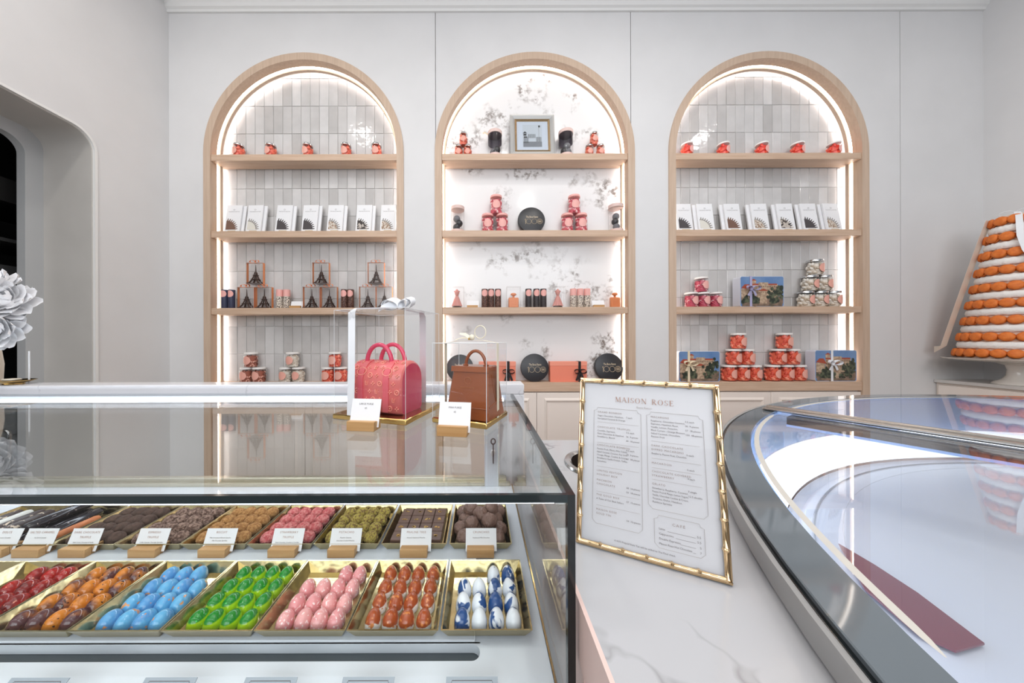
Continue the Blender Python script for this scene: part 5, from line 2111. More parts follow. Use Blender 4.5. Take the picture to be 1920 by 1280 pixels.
# crinkled film over the left front shoulder
mb = MB()
vs, fs = [], []
rr = random.Random(2)
nx_, nz_ = 9, 5
for i in range(nx_):
    for k in range(nz_):
        x = -bw_ / 2 + 0.003 + (bw_ * 0.42) * i / (nx_ - 1)
        z = hb - 0.002 - (0.028 - 0.018 * i / (nx_ - 1)) * k / (nz_ - 1)
        vs.append((x, -bd_ / 2 - 0.001 - rr.uniform(0, 0.004), z))
for i in range(nx_ - 1):
    for k in range(nz_ - 1):
        fs.append((i * nz_ + k, i * nz_ + k + 1, (i + 1) * nz_ + k + 1, (i + 1) * nz_ + k))
mb.add(vs, fs)
mb.build('crinkled_film', glass('crinkled_film', (0.93, 0.93, 0.93), 1.6, 1.4, 0.05), pb, flat=True)
# ribbon: down the front, over the top, down the back
mb = MB()
xr = -bw_ * 0.23
xr2 = bw_ * 0.24
mb.strip([(xr - 0.004, -bd_ / 2 - 0.0012, 0.002), (xr - 0.001, -bd_ / 2 - 0.0014, 0.10), (xr, -bd_ / 2 - 0.0014, hb - 0.006), (xr + 0.004, -bd_ / 2 + 0.004, hb + 0.0022),
          (xr2 * 0.6, 0.0, hb + 0.0075), (xr2, bd_ / 2 - 0.004, hb + 0.0022), (xr2, bd_ / 2 + 0.0014, hb - 0.006), (xr2, bd_ / 2 + 0.0014, 0.002)],
         [(1, 0, 0), (1, 0, 0), (1, 0, 0), (0.8, -0.5, 0), (0.4, -0.8, 0.2), (0.9, -0.4, 0), (1, 0, 0), (1, 0, 0)], 0.0082)
rb = mb.build('ribbon', M_WRIB, pb, ang=60)
mb = MB()
bow(mb, (xr2 * 0.75, 0.0, hb + 0.014), 0.034, wd=0.010, tails=False, lift=0.1)
bow(mb, (xr2 * 0.75, -0.006, hb + 0.012), 0.026, wd=0.009, tails=False, lift=0.25)
mb.strip([(xr2 * 0.7, -0.004, hb + 0.012), (xr2 * 0.2, -0.02, hb + 0.013), (-0.002, -0.034, hb + 0.004)], (0.2, 0.4, 0.8), 0.008)
mb.build('bow', M_WRIB, rb, ang=60)

# the pink purse
M_PURSE = mat('pink_purse_chocolate', (228, 98, 112), rough=0.28, col2=(222, 116, 112), noise_scale=9, lo=0.4, hi=0.62, coat=0.2)
M_PURSE2 = mat('deep_pink_chocolate', (216, 62, 98), rough=0.25, col2=(224, 80, 112), noise_scale=6, coat=0.3)
M_PURSE3 = mat('raised_pink', (246, 160, 142), rough=0.3)
pp = thing('pink_chocolate_purse', 'pink chocolate barrel purse with two handles and raised monogram pattern', 'chocolate purse', (cen.x, cen.y, ZT + 0.0108), RZ1 - 0.02)
pw_, pdp, phh = 0.126, 0.086, 0.104
ox, oy = -0.003, -0.010


def loaf(inset=0.0, n=10):
    """profile in (y, z): flat base, upright sides, round top"""
    hw, r = pdp / 2 - inset, pdp / 2 - 0.004 - inset
    z1 = phh - inset
    pts = [(-hw + 0.006, 0.0), (-hw, 0.006)]
    zc = z1 - r
    for i in range(n + 1):
        a = PI - PI * i / n
        pts.append((hw * math.cos(a) * 1.0, zc + r * math.sin(a)))
    pts += [(hw, 0.006), (hw - 0.006, 0.0)]
    return pts


mb = MB()
secs = [(-pw_ / 2, 0.006), (-pw_ / 2 + 0.002, 0.0025), (-pw_ / 2 + 0.006, 0.0), (pw_ / 2 - 0.006, 0.0), (pw_ / 2 - 0.002, 0.0025), (pw_ / 2, 0.006)]
n = len(loaf())
vs = []
for (x, ins) in secs:
    for (y, z) in loaf(ins):
        vs.append((x + ox, y + oy, max(z, 0.0)))
fs = []
for k in range(len(secs) - 1):
    for i in range(n):
        j = (i + 1) % n
        fs.append((k * n + i, k * n + j, (k + 1) * n + j, (k + 1) * n + i))
ms_ = [0] * len(fs)
mb.add(vs, fs, 0)
mb.add([v for v in vs[-n:]], [tuple(range(n))], 1)
mb.add([v for v in vs[:n]], [tuple(range(n))], 1)
mb.build('purse_body', [M_PURSE, M_PURSE2], pp, ang=50)
mb = MB()
for sy in (-1, 1):
    pts = [(ox + 0.030 * math.cos(a), oy + sy * 0.015 + (-0.006 if sy < 0 else 0.006) * 0, phh - 0.006 + 0.038 * math.sin(a)) for a in [PI * k / 14 for k in range(15)]]
    pts = [(p[0] + (0.006 * sy), p[1], p[2]) for p in pts]
    mb = MB()
    mb.tube([(pts[0][0], pts[0][1], phh - 0.010)] + pts + [(pts[-1][0], pts[-1][1], phh - 0.010)], 0.0045, 10)
    mb.build('handle', M_PURSE2, pp, ang=60)


def on_loaf(u):
    """point and normal on the front of the purse, u = 0 at the base to 1 at the ridge"""
    hw, r = pdp / 2, pdp / 2 - 0.004
    zc = phh - r
    Ls, La = zc, PI / 2 * r
    s = u * (Ls + La)
    if s < Ls:
        return Vector((0, -hw + oy, s)), Vector((0, -1, 0))
    a = (s - Ls) / r
    return Vector((0, -hw * math.cos(a) + oy, zc + r * math.sin(a))), Vector((0, -math.cos(a), math.sin(a)))


mb = MB()
# straps
for sx in (-1, 1):
    pts, wv = [], []
    for k in range(13):
        p, nn = on_loaf(0.04 + 0.9 * k / 12)
        pts.append((ox + sx * 0.030, p.y + nn.y * 0.0008, p.z + nn.z * 0.0008))
    mb.strip(pts, (1, 0, 0), 0.0065, th=0.0022)
mb.build('strap', M_PURSE, pp, ang=50)
mb = MB()


def motif(kind, x, u, s):
    p, nn = on_loaf(u)
    up = Vector((0, nn.z, -nn.y)) * -1
    up = Vector((1, 0, 0)).cross(nn)
    if up.z < 0:
        up = -up
    base = Vector((x + ox, p.y, p.z)) + nn * 0.0006
    P = lambda a_, b_: base + Vector((1, 0, 0)) * a_ + up * b_
    if kind == 0:
        mb.tube([P(s * math.cos(t), s * math.sin(t)) for t in [2 * PI * k / 14 for k in range(14)]], 0.0011, 5, closed=True)
        mb.ell(tuple(base), (s * 0.35, s * 0.35, s * 0.35), 6, 4)
    elif kind == 1:
        for q in range(4):
            t = PI / 4 + q * PI / 2
            t = q * PI / 2
            c_ = P(s * 0.62 * math.cos(t), s * 0.62 * math.sin(t))
            mb.ell(tuple(c_), (s * (0.42 if q % 2 == 0 else 0.26), 0.0016, s * (0.26 if q % 2 == 0 else 0.42)), 7, 4)
    elif kind == 2:
        mb.tube([P(-s * 0.5, s), P(-s * 0.5, -s * 0.7), P(s * 0.6, -s * 0.7)], 0.0011, 5)
        mb.tube([P(-s * 0.1, s * 0.7), P(s * 0.35, -s * 0.5), P(s * 0.9, s * 0.9)], 0.0008, 5)
    elif kind == 3:
        mb.tube([P(1.3 * s * math.cos(t), s * math.sin(t)) for t in [2 * PI * k / 8 for k in range(8)]], 0.0010, 5, closed=True)


k = 0
for r_ in range(7):
    for c_ in range(8):
        x = -0.054 + c_ * 0.0155 + (0.0078 if r_ % 2 else 0)
        if x > 0.056 or abs(abs(x) - 0.030) < 0.008:
            continue
        motif((0, 1, 2, 1)[k % 4], x, 0.10 + r_ * 0.125, 0.0047)
        k += 1
for sx in (-1, 1):
    motif(3, sx * 0.030, 0.66, 0.0085)
mb.build('raised_monogram', M_PURSE3, pp, ang=60)

# brown purse and its box
a, b, c = onz(810, 792, ZT), onz(914, 806, ZT), onz(951, 779, ZT)
cen, W2, D2, RZ2 = rect_frame(a, b, c)
D2 = min(D2, 0.115)
bb = thing('clear_purse_box', 'smaller clear box with thin ivory ribbon round the brown purse', 'gift box', (cen.x, cen.y, ZT), RZ2)
gold_board(W2, D2, 'gold_board', bb)
hb = 0.150
bw_, bd_ = W2 - 0.003, D2 - 0.003
mb = MB()
mb.box(-bw_ / 2, bw_ / 2, -bd_ / 2, bd_ / 2, 0.0108, hb)
mb.build('acetate', M_ACET, bb, flat=True)
e = MB()  # edge glints of the smaller box, again as whitish tubes
for sx in (-1, 1):
    for sy in (-1, 1):
        e.tube([(sx * bw_ / 2, sy * bd_ / 2, 0.007), (sx * bw_ / 2, sy * bd_ / 2, hb)], 0.0006, 4)
e.tube([(-bw_ / 2, -bd_ / 2, hb), (bw_ / 2, -bd_ / 2, hb), (bw_ / 2, bd_ / 2, hb), (-bw_ / 2, bd_ / 2, hb)], 0.0006, 4, closed=True)
e.build('folded_edge', mat('clear_edge', (228, 230, 232)), bb)
mb = MB()
mb.strip([(-bw_ / 2 - 0.001, -0.002, 0.002), (-bw_ / 2 - 0.001, -0.002, hb), (-bw_ / 4, -0.002, hb + 0.004), (0, 0, hb + 0.0062), (bw_ / 4, 0.0, hb + 0.005), (bw_ / 2 + 0.001, 0, hb), (bw_ / 2 + 0.0012, 0, 0.002)], (0, 1, 0), 0.0046)
rb = mb.build('ribbon', M_IRIB, bb, ang=60)
mb = MB()
mb.tube([(0.020 + 0.012 * math.cos(t) + 0.002, -0.004, hb + 0.021 + 0.012 * math.sin(t) * 1.05) for t in [2 * PI * k / 14 for k in range(14)]], 0.0011, 5, closed=True)
mb.strip([(0.0, -0.004, hb + 0.010), (-0.010, -0.006, hb + 0.017), (-0.022, -0.006, hb + 0.0185)], (0, 0.5, 1), [0.004, 0.0035, 0.0015])
mb.strip([(0.0, -0.004, hb + 0.010), (-0.018, -0.006, hb + 0.010), (-0.030, -0.01, hb + 0.006)], (0, 1, 0.4), 0.003)
mb.ell((0.004, -0.004, hb + 0.011), (0.006, 0.005, 0.006), 10, 6)
mb.build('bow', M_IRIB, rb, ang=60)
MB().lathe([(0.0022, 0), (0.0022, 0.001)], 10, M=Tm(0.001, -0.010, hb + 0.008) @ R('X', PI / 2)).build('gold_seal', M_GOLD, rb)

M_BRP = mat('tan_purse_chocolate', (150, 82, 44), rough=0.25, col2=(138, 72, 38), noise_scale=12, coat=0.3)
bp_ = thing('brown_chocolate_purse', 'brown chocolate handbag with one arched handle and folded flap', 'chocolate purse', (cen.x, cen.y, ZT + 0.0108), RZ2 - 0.02)
mb = MB()
x0, x1, x2, x3 = -0.032, 0.058, -0.022, 0.050
y0, y1, y2, y3 = -0.047, 0.032, -0.030, 0.016
zt = 0.096


def trap(z, ins=0.0):
    u = z / zt
    xa, xb = x0 + (x2 - x0) * u + ins, x1 + (x3 - x1) * u - ins
    ya, yb = y0 + (y2 - y0) * u + ins, y1 + (y3 - y1) * u - ins
    c_ = 0.003
    return [(xa + c_, ya), (xb - c_, ya), (xb, ya + c_), (xb, yb - c_), (xb - c_, yb), (xa + c_, yb), (xa, yb - c_), (xa, ya + c_)]


vs = []
zz = [(0, 0.002), (0.002, 0), (0.03, 0), (0.065, 0), (zt - 0.002, 0), (zt, 0.002)]
for (z, ins) in zz:
    vs += [(p[0], p[1], z) for p in trap(z, ins)]
fs = [(k * 8 + i, k * 8 + (i + 1) % 8, (k + 1) * 8 + (i + 1) % 8, (k + 1) * 8 + i) for k in range(len(zz) - 1) for i in range(8)]
fs += [tuple(range(8))[::-1], tuple(range((len(zz) - 1) * 8, len(zz) * 8))]
mb.add(vs, fs)
mb.build('bag_body', M_BRP, bp_, ang=30)
mb = MB()


def fp(x, z):
    u = z / zt
    return (x, y0 + (y2 - y0) * u - 0.0006, z)


# flap over the upper front, seam lines and gusset
mb.add([fp(x2 - 0.003, zt), fp(x3 + 0.003, zt), fp(x3 + 0.003, zt - 0.010), fp(x2 - 0.003, zt - 0.010)] +
       [(p[0], p[1] - 0.002, p[2]) for p in (fp(x2 - 0.003, zt), fp(x3 + 0.003, zt), fp(x3 + 0.003, zt - 0.010), fp(x2 - 0.003, zt - 0.010))],
       [(4, 5, 6, 7), (0, 1, 5, 4), (1, 2, 6, 5), (2, 3, 7, 6), (3, 0, 4, 7)])
mb.tube([fp(x0 + 0.004, 0.022), fp(x1 - 0.004, 0.022)], 0.0009, 5)
xs_ = lambda u: x1 + (x3 - x1) * u
mb.tube([(xs_(0.25) + 0.0004, -0.038, 0.024), (xs_(0.3) + 0.0004, 0.0, 0.030), (xs_(0.25) + 0.0004, 0.024, 0.024)], 0.0009, 5)
mb.tube([(xs_(0.85) + 0.0004, -0.018, 0.082), (xs_(0.5) + 0.0004, -0.012, 0.048), (xs_(0.3) + 0.0004, -0.006, 0.030)], 0.0009, 5)
mb.build('flap', M_BRP, bp_, ang=30)
mb = MB()
mb.tube([(0.014 + 0.022 * math.cos(a), -0.007, zt - 0.004 + 0.032 * math.sin(a)) for a in [PI * k / 14 for k in range(15)]], 0.0032, 10)
for sx in (-1, 1):
    mb.lathe([(0.005, 0), (0.0055, 0.002), (0.004, 0.003)], 12, M=Tm(0.014 + sx * 0.022, -0.007, zt - 0.0005))
mb.build('handle', M_BRP, bp_, ang=60)
mb = MB()
mb.tube([(0.012 + 0.007 * math.cos(a), fp(0, 0.070)[1] - 0.0002, 0.070 + 0.006 * math.sin(a)) for a in [2 * PI * k / 12 for k in range(12)]], 0.0004, 4, closed=True)
put_text(mb, 'MAISON ROSE', 0.0045, 0.012, 0.0, M=Tm(0, fp(0, 0.056)[1] - 0.0006, 0.056))
mb.build('pressed_emblem', mat('pressed_highlight', (176, 110, 66), rough=0.3), bp_, flat=True)

# their price cards
p = onz(676, 808, ZT)
price_card('price card reading LARGE PURSE standing before the pink purse', (p.x, p.y - 0.002, ZT), w=0.054, h=0.040, lines=[('LARGE PURSE', 0.0044, 1), ('65', 0.0044, 1)], bw=0.050, bh=0.0165, bd=0.026, rz=-0.12, group='purse price cards')
p = onz(847, 818, ZT)
price_card('price card reading MINI PURSE standing before the brown purse', (p.x, p.y - 0.002, ZT), w=0.054, h=0.040, lines=[('MINI PURSE', 0.0044, 1), ('45', 0.0044, 1)], bw=0.050, bh=0.0165, bd=0.024, rz=-0.16, group='purse price cards')
# ---------------------------------------------------------------- menu in a gold bamboo frame
bl, br = onz(1080, 1016, ZCN), onz(1374, 1098, ZCN)
ex = Vector((br.x - bl.x, br.y - bl.y, 0))
MW = ex.length
exn = ex.normalized()
back = Vector((-exn.y, exn.x, 0))          # pointing away from the camera


def ray(px, py):
    return at(px, py, 1.0) - Vector((0, 0, H))


def solve(px, base):
    """lean direction and height for a top corner seen at px, above the base corner"""
    d = ray(*px)
    n_ = exn
    # intersect the camera ray with the vertical plane through base, square to the frame
    t = (base - Vector((0, 0, H))).dot(n_) / d.dot(n_)
    p = Vector((0, 0, H)) + d * t
    v = p - base
    return v.dot(back), v.z


s1 = solve((1089, 706), bl)
s2 = solve((1349, 725), br)
leanb = (s1[0] + s2[0]) / 2
hgt = (s1[1] + s2[1]) / 2
MH = math.hypot(leanb, hgt)
ang = math.atan2(leanb, hgt)
rzm = math.atan2(exn.y, exn.x)
print('menu', MW, MH, math.degrees(ang), s1, s2)
mn = thing('menu_frame', 'gold bamboo-style frame with the printed MAISON ROSE menu, leaning on the counter', 'menu', ((bl.x + br.x) / 2, (bl.y + br.y) / 2, ZCN + 0.0007), rzm)
Mm = R('X', -ang)
W_, H_ = MW, MH
fr_t = 0.0075


def bamboo(p0, p1, segs, name):
    mb = MB()
    p0, p1 = Vector(p0), Vector(p1)
    L = (p1 - p0).length
    pts, rad = [], []
    r0 = 0.0031
    for s in range(segs):
        a, b = s / segs, (s + 1) / segs
        for (u, q) in ((a + 0.02 / segs, 1.16), (a + 0.10 / segs, 0.86), (a + 0.5 / segs, 0.80), (b - 0.10 / segs, 0.86), (b - 0.02 / segs, 1.16)):
            pts.append(p0 + (p1 - p0) * u)
            rad.append(r0 * q)
        if s < segs - 1:
            pts.append(p0 + (p1 - p0) * b)
            rad.append(r0 * 1.35)
    mb.tube(pts, rad, 10, M=Mm)
    mb.build(name, M_FRAMEGOLD, mn, ang=70)


q = 0.0042
bamboo((-W_ / 2 + q, -0.002, q), (W_ / 2 - q, -0.002, q), 6, 'bamboo_rail')
bamboo((-W_ / 2 + q, -0.002, H_ - q), (W_ / 2 - q, -0.002, H_ - q), 6, 'bamboo_rail')
bamboo((-W_ / 2 + q, -0.002, q), (-W_ / 2 + q, -0.002, H_ - q), 7, 'bamboo_stile')
bamboo((W_ / 2 - q, -0.002, q), (W_ / 2 - q, -0.002, H_ - q), 7, 'bamboo_stile')
mb = MB()
for (x0, x1, z0, z1) in ((-W_ / 2, W_ / 2, 0, 0.0035), (-W_ / 2, W_ / 2, H_ - 0.0035, H_), (-W_ / 2, -W_ / 2 + 0.0035, 0.0035, H_ - 0.0035), (W_ / 2 - 0.0035, W_ / 2, 0.0035, H_ - 0.0035)):
    mb.cbox(x0, x1, -0.003, 0.007, z0, z1, 0.0008, M=Mm)
mb.build('outer_rim', M_FRAMEGOLD, mn)
MB().box(-W_ / 2 + 0.002, W_ / 2 - 0.002, 0.003, 0.006, 0.002, H_ - 0.002, M=Mm).build('backing_board', M_WHITE, mn)
MB().box(-W_ / 2 + 0.003, W_ / 2 - 0.003, 0.001, 0.002, 0.003, H_ - 0.003, M=Mm).build('paper', M_PAPER, mn)
# easel strut behind
mb = MB()
mb.cbox(-0.02, 0.02, 0.0, 0.003, 0.0, H_ * 0.62, 0.0008, M=Tm(0, 0.075, 0.0) @ R('X', 0.22))
mb.build('easel_strut', M_WHITE, mn)

# --- print, laid out in page units (0-1 across, 0-1 down)
ink = MB()
PWd, PHt = W_ - 0.014, H_ - 0.014


def X(u):
    return (u - 0.5) * PWd


def Z(v):
    return H_ / 2 + (0.5 - v) * PHt


YP = 0.0006
# serif capitals, each a set of strokes on a 1 x 1 em
SER = 0.10


def stroke(mb, x0, z0, x1, z1, w0, mi=0):
    dx, dz = x1 - x0, z1 - z0
    L = math.hypot(dx, dz)
    nx, nz = -dz / L * w0 / 2, dx / L * w0 / 2
    return [(x0 + nx, z0 + nz), (x1 + nx, z1 + nz), (x1 - nx, z1 - nz), (x0 - nx, z0 - nz)]


def letter(ch):
    q = []
    T, t = 0.13, 0.045

    def S(*a):
        q.append(stroke(None, *a))

    def serif(x, z, w=0.30):
        q.append([(x - w / 2, z), (x + w / 2, z), (x + w / 2, z + (0.035 if z < 0.5 else -0.035)), (x - w / 2, z + (0.035 if z < 0.5 else -0.035))])

    def arcs(cx, cz, rx, rz, a0, a1, wf, n=20):
        for i in range(n):
            a, b = a0 + (a1 - a0) * i / n, a0 + (a1 - a0) * (i + 1) / n
            wa, wb = wf(a), wf(b)
            q.append([(cx + rx * math.cos(a), cz + rz * math.sin(a)), (cx + rx * math.cos(b), cz + rz * math.sin(b)),
                      (cx + (rx - wb) * math.cos(b), cz + (rz - wb * 0.6) * math.sin(b)), (cx + (rx - wa) * math.cos(a), cz + (rz - wa * 0.6) * math.sin(a))])
    if ch == 'M':
        S(0.12, 0, 0.16, 1, t); S(0.16, 1, 0.5, 0.05, T); S(0.5, 0.05, 0.84, 1, t); S(0.86, 1, 0.90, 0, T)
        serif(0.12, 0, 0.22); serif(0.90, 0, 0.28); serif(0.13, 1, 0.2); serif(0.88, 1, 0.2)
        return q, 1.02
    if ch == 'A':
        S(0.06, 0, 0.42, 1, t); S(0.42, 1, 0.80, 0, T); S(0.2, 0.34, 0.66, 0.34, t); serif(0.07, 0, 0.22); serif(0.80, 0, 0.28)
        return q, 0.88
    if ch == 'I':
        S(0.18, 0, 0.18, 1, T); serif(0.18, 0); serif(0.18, 1)
        return q, 0.36
    if ch == 'S':
        arcs(0.30, 0.74, 0.24, 0.26, 0.35, 1.5 * PI, lambda a: 0.05 + 0.07 * max(0, -math.cos(a)))
        arcs(0.30, 0.26, 0.26, 0.26, PI / 2, -PI + 0.35, lambda a: 0.05 + 0.07 * max(0, math.cos(a)))
        S(0.50, 0.76, 0.52, 0.95, t); S(0.06, 0.05, 0.05, 0.26, t)
        return q, 0.62
    if ch == 'O':
        arcs(0.46, 0.5, 0.42, 0.51, 0, 2 * PI, lambda a: 0.045 + 0.09 * abs(math.cos(a)), 32)
        return q, 0.94
    if ch == 'N':
        S(0.14, 0, 0.14, 1, t); S(0.12, 1, 0.78, 0.02, T); S(0.78, 0, 0.78, 1, t); serif(0.14, 0, 0.26); serif(0.12, 1, 0.2); serif(0.78, 1, 0.26)
        return q, 0.94
    if ch == 'R':
        S(0.18, 0, 0.18, 1, T); arcs(0.34, 0.74, 0.28, 0.26, -PI / 2, PI / 2, lambda a: 0.045 + 0.08 * max(0, math.cos(a)))
        S(0.18, 0.98, 0.36, 0.98, t); S(0.18, 0.50, 0.38, 0.50, t); S(0.38, 0.50, 0.74, 0, T); serif(0.18, 0); serif(0.14, 1, 0.2); serif(0.76, 0, 0.2)
        return q, 0.84
    if ch == 'E':
        S(0.18, 0, 0.18, 1, T); S(0.18, 0.98, 0.60, 0.98, t); S(0.18, 0.52, 0.50, 0.52, t); S(0.18, 0.02, 0.64, 0.02, t)
        S(0.60, 1, 0.60, 0.80, t); S(0.64, 0, 0.64, 0.22, t); S(0.50, 0.44, 0.50, 0.60, t); serif(0.14, 0, 0.18); serif(0.14, 1, 0.18)
        return q, 0.74
    return [], 0.5


def serif_text(mb, txt, size, x, z, mi, sp=0.16):
    wds = [letter(c)[1] + sp for c in txt]
    cx = x - sum(wds) * size / 2
    for c, wd in zip(txt, wds):
        for poly in letter(c)[0]:
            mb.add([(cx + p[0] * size, -YP, z + p[1] * size) for p in poly], [tuple(range(len(poly)))], mi, Mm)
        cx += wd * size


serif_text(ink, 'MAISON ROSE', PWd * 0.0455, X(0.50), Z(0.118), 0, sp=0.17)


def T(txt, u, v, size, mi, align='L', sp=1.0, maxw=None, bold=0.0):
    put_text(ink, txt, size * PWd, X(u), Z(v), y=-YP, align=align, mi=mi, M=Mm, spacing=sp, maxw=maxw * PWd if maxw else None, bold=bold)


# script line under the title
T('Boca Raton', 0.50, 0.150, 0.026, 2, 'C')
HS, BS = 0.0215, 0.0195


def rule(u0, u1, v, mi=2, w_=0.00018):
    ink.add([(X(u0), -YP, Z(v) - w_), (X(u1), -YP, Z(v) - w_), (X(u1), -YP, Z(v) + w_), (X(u0), -YP, Z(v) + w_)], [(0, 1, 2, 3)], mi, Mm)


def cut_box(u0, u1, v0, v1, c=0.03):
    cv = c * PWd / PHt
    pts = [(u0 + c, v0), (u1 - c, v0), (u1 - c * 0.8, v0 + cv * 0.7), (u1, v0 + cv), (u1, v1 - cv), (u1 - c, v1), (u0 + c, v1), (u0, v1 - cv), (u0, v0 + cv), (u0 + c * 0.8, v0 + cv * 0.7)]
    ink.tube([(X(p[0]), -YP + 0.0003, Z(p[1])) for p in pts], 0.0002, 4, mi=2, closed=True, M=Mm)


cut_box(0.085, 0.475, 0.165, 0.895)
cut_box(0.520, 0.925, 0.165, 0.740)
cut_box(0.560, 0.895, 0.770, 0.965 - 0.02)


def section(u, uP, v, heads, body, prices, pv=None):
    for h in heads:
        T(h, u, v, HS, 1, sp=1.25, maxw=0.28)
        v += 0.0235
    for b_ in body:
        T(b_, u, v, BS, 3, maxw=0.25)
        v += 0.0195
    for i, p in enumerate(prices):
        T(p, uP, (pv or v) + i * 0.026, BS, 3, maxw=0.12)
    return v


section(0.115, 0.355, 0.200, ['GRAND BONBON'], ['Vegan Chocolate, Hazelnut,', 'Sea-Salted Caramel & Orange'], ['7 each'], 0.222)
rule(0.115, 0.455, 0.262)
section(0.115, 0.355, 0.300, ['CHOCOLATE TRUFFLES'], ['Crumble, Espresso,', 'Dark Chocolate & Hazelnut,', 'Strawberry, Biscuit'], ['3.5 each', '36  9-pieces', '60  18-pieces'], 0.318)
rule(0.115, 0.455, 0.396)
section(0.115, 0.355, 0.418, ['CHOCOLATE BONBON'], ['Passion Fruit, PB & J, Piña Colada,', 'Salted Caramel, Coconut, Key Lime,', 'Orange, Mango, Cookies & Cream,', 'Strawberry Vanilla Crunch, Toffee,', 'Speculoos'], ['4.5 each', '38  9-pieces', '60  18-pieces'], 0.430)
rule(0.115, 0.455, 0.548)
section(0.115, 0.355, 0.580, ['LIMITED EDITION', 'HOLIDAY BOX'], [], [])
section(0.115, 0.355, 0.638, ['MACARON', 'CHOCOLATE'], [], ['68  16-pieces', '50  18-pieces'], 0.656)
rule(0.115, 0.455, 0.704)
section(0.115, 0.355, 0.728, ['THE GOLD BOX'], ['A Taste of Our Best Sellers'], ['57  15-pieces'], 0.738)
rule(0.115, 0.455, 0.786)
section(0.115, 0.355, 0.816, ['MAISON ROSE', 'GOLD TIN'], [], ['54  12-pieces'], 0.846)
section(0.550, 0.800, 0.200, ['MACARONS'], ['Raspberry, Chocolate Coconut,', 'Espresso, Hazelnut, Rose,', 'Vanilla, Lemon, Pistachio,', 'Black Currant - Orange Blossom,', 'Salted Caramel, Chocolate,', 'Passion Fruit'], ['3.5 each', '30  9-pieces', '57  18-pieces', '150  48-pieces'], 0.212)
rule(0.550, 0.895, 0.345)
section(0.550, 0.800, 0.376, ['DARK CHOCOLATE', 'DIPPED MACARONS'], ['Raspberry, Passion Fruit, Chocolate'], ['5 each'], 0.408)
rule(0.550, 0.895, 0.448)
section(0.550, 0.800, 0.480, ['MACAROON'], [], ['5 each'], 0.492)
rule(0.550, 0.895, 0.504)
section(0.550, 0.800, 0.530, ['CHOCOLATE COVERED', 'STRAWBERRY'], [], ['4 each'], 0.542)
rule(0.550, 0.895, 0.572)
section(0.550, 0.800, 0.602, ['GELATO'], ['Strawberry, Raspberry, Coconut,', 'Passion Fruit & Mango, Lemon Yogurt,', 'Vanilla, Chocolate Cookies & Cream,', 'Tiramisu, Dulce, Hazelnut,', 'Rainbow Sprinkle'], ['7 single', '12.5 double'], 0.612)
T('CAFÉ', 0.727, 0.812, 0.028, 1, 'C', sp=1.5)
for i, (a_, b_) in enumerate((('Latte', '5.5'), ('Cappuccino', '5.5'), ('Double Espresso', '5'), ('Maison Rose Hot Chocolate', '7'))):
    v = 0.846 + i * 0.0265
    T(a_, 0.590, v, 0.0215, 3, maxw=0.22)
    T(b_, 0.870, v, 0.0215, 3, 'R')
    rule(0.590 + (0.06, 0.115, 0.145, 0.225)[i], 0.835, v + 0.002, 3, 0.00014)
T('A 4.5% Prepaid State Tax will be added to The Final check', 0.480, 0.972, 0.0185, 3, 'C')
ink.build('printed_text', [M_ROSEINK, mat('head_ink', (150, 134, 128), rough=0.6), M_INKL, M_INK], mn, flat=True)

# ---------------------------------------------------------------- end cabinet, cake stand and macaron tower
XK = 3.49
ec = thing('end_cabinet', 'low white cabinet against the right wall under the cake stand', 'cabinet', (XK, 1.85, 0))
MB().cbox(0.0, XR - XK - 0.002, -0.35, YW - 1.85 - 0.002, H - 0.336, H - 0.312, 0.002).build('cabinet_top', mat('grey_white_top', (206, 202, 198), rough=0.4), ec)
MB().box(0.022, XR - XK - 0.002, -0.33, YW - 1.85 - 0.002, 0, H - 0.3365).build('carcass', M_CAB, ec)
for (ya, yb) in ((-0.325, 0.045), (0.055, 0.43)):
    MB().cbox(0.006, 0.021, ya, yb, 0.12, H - 0.352, 0.002).build('door', M_CAB, ec)
tx, ty = 3.59, 2.0
zs_ = H - 0.3115
cs = thing('cake_stand', 'white pedestal cake stand with a wide silver-lined plate', 'cake stand', (tx, ty, zs_))
MB().lathe([(0.086, 0.0), (0.088, 0.004), (0.080, 0.016), (0.052, 0.034), (0.036, 0.06), (0.032, 0.10), (0.040, 0.13), (0.075, 0.148)], 36).build('pedestal', mat('white_china', (226, 220, 212), rough=0.15), cs)
MB().lathe([(0.075, 0.1485), (0.20, 0.156), (0.272, 0.168), (0.279, 0.174), (0.274, 0.1755), (0.001, 0.1755)], 56, cap1=False).build('plate', mat('white_china', (226, 220, 212)), cs)
MB().lathe([(0.262, 0.1758), (0.262, 0.1775), (0.001, 0.1775)], 56, cap1=False).build('silver_board', mat('silver_foil', (214, 212, 210), rough=0.2, metal=0.9), cs)
mt = thing('macaron_tower', 'tall cone of orange macarons with piped white icing rings and ribbons', 'macaron tower', (tx, ty, zs_ + 0.178))
M_MAC = mat('orange_macaron', (228, 126, 48), rough=0.6, col2=(214, 108, 38), noise_scale=60)
M_MACF = mat('macaron_filling', (232, 178, 140), rough=0.7)
M_ICE = mat('white_icing', (240, 238, 234), rough=0.6, bump=0.3, bump_scale=80)
z0 = 0.031
dz = 0.111
R0, R1 = 0.222, 0.086
rowsR = [R0 + (R1 - R0) * i / 8 for i in range(9)]
ztop = z0 + dz * 8
MB().lathe([(0.215, 0.0), (0.205, z0), (0.066, ztop), (0.060, ztop + 0.03), (0.03, ztop + 0.045)], 40).build('cone', mat('blush_cone', (226, 196, 176), rough=0.7), mt)
mm = MB()
mr, mth = 0.0295, 0.030
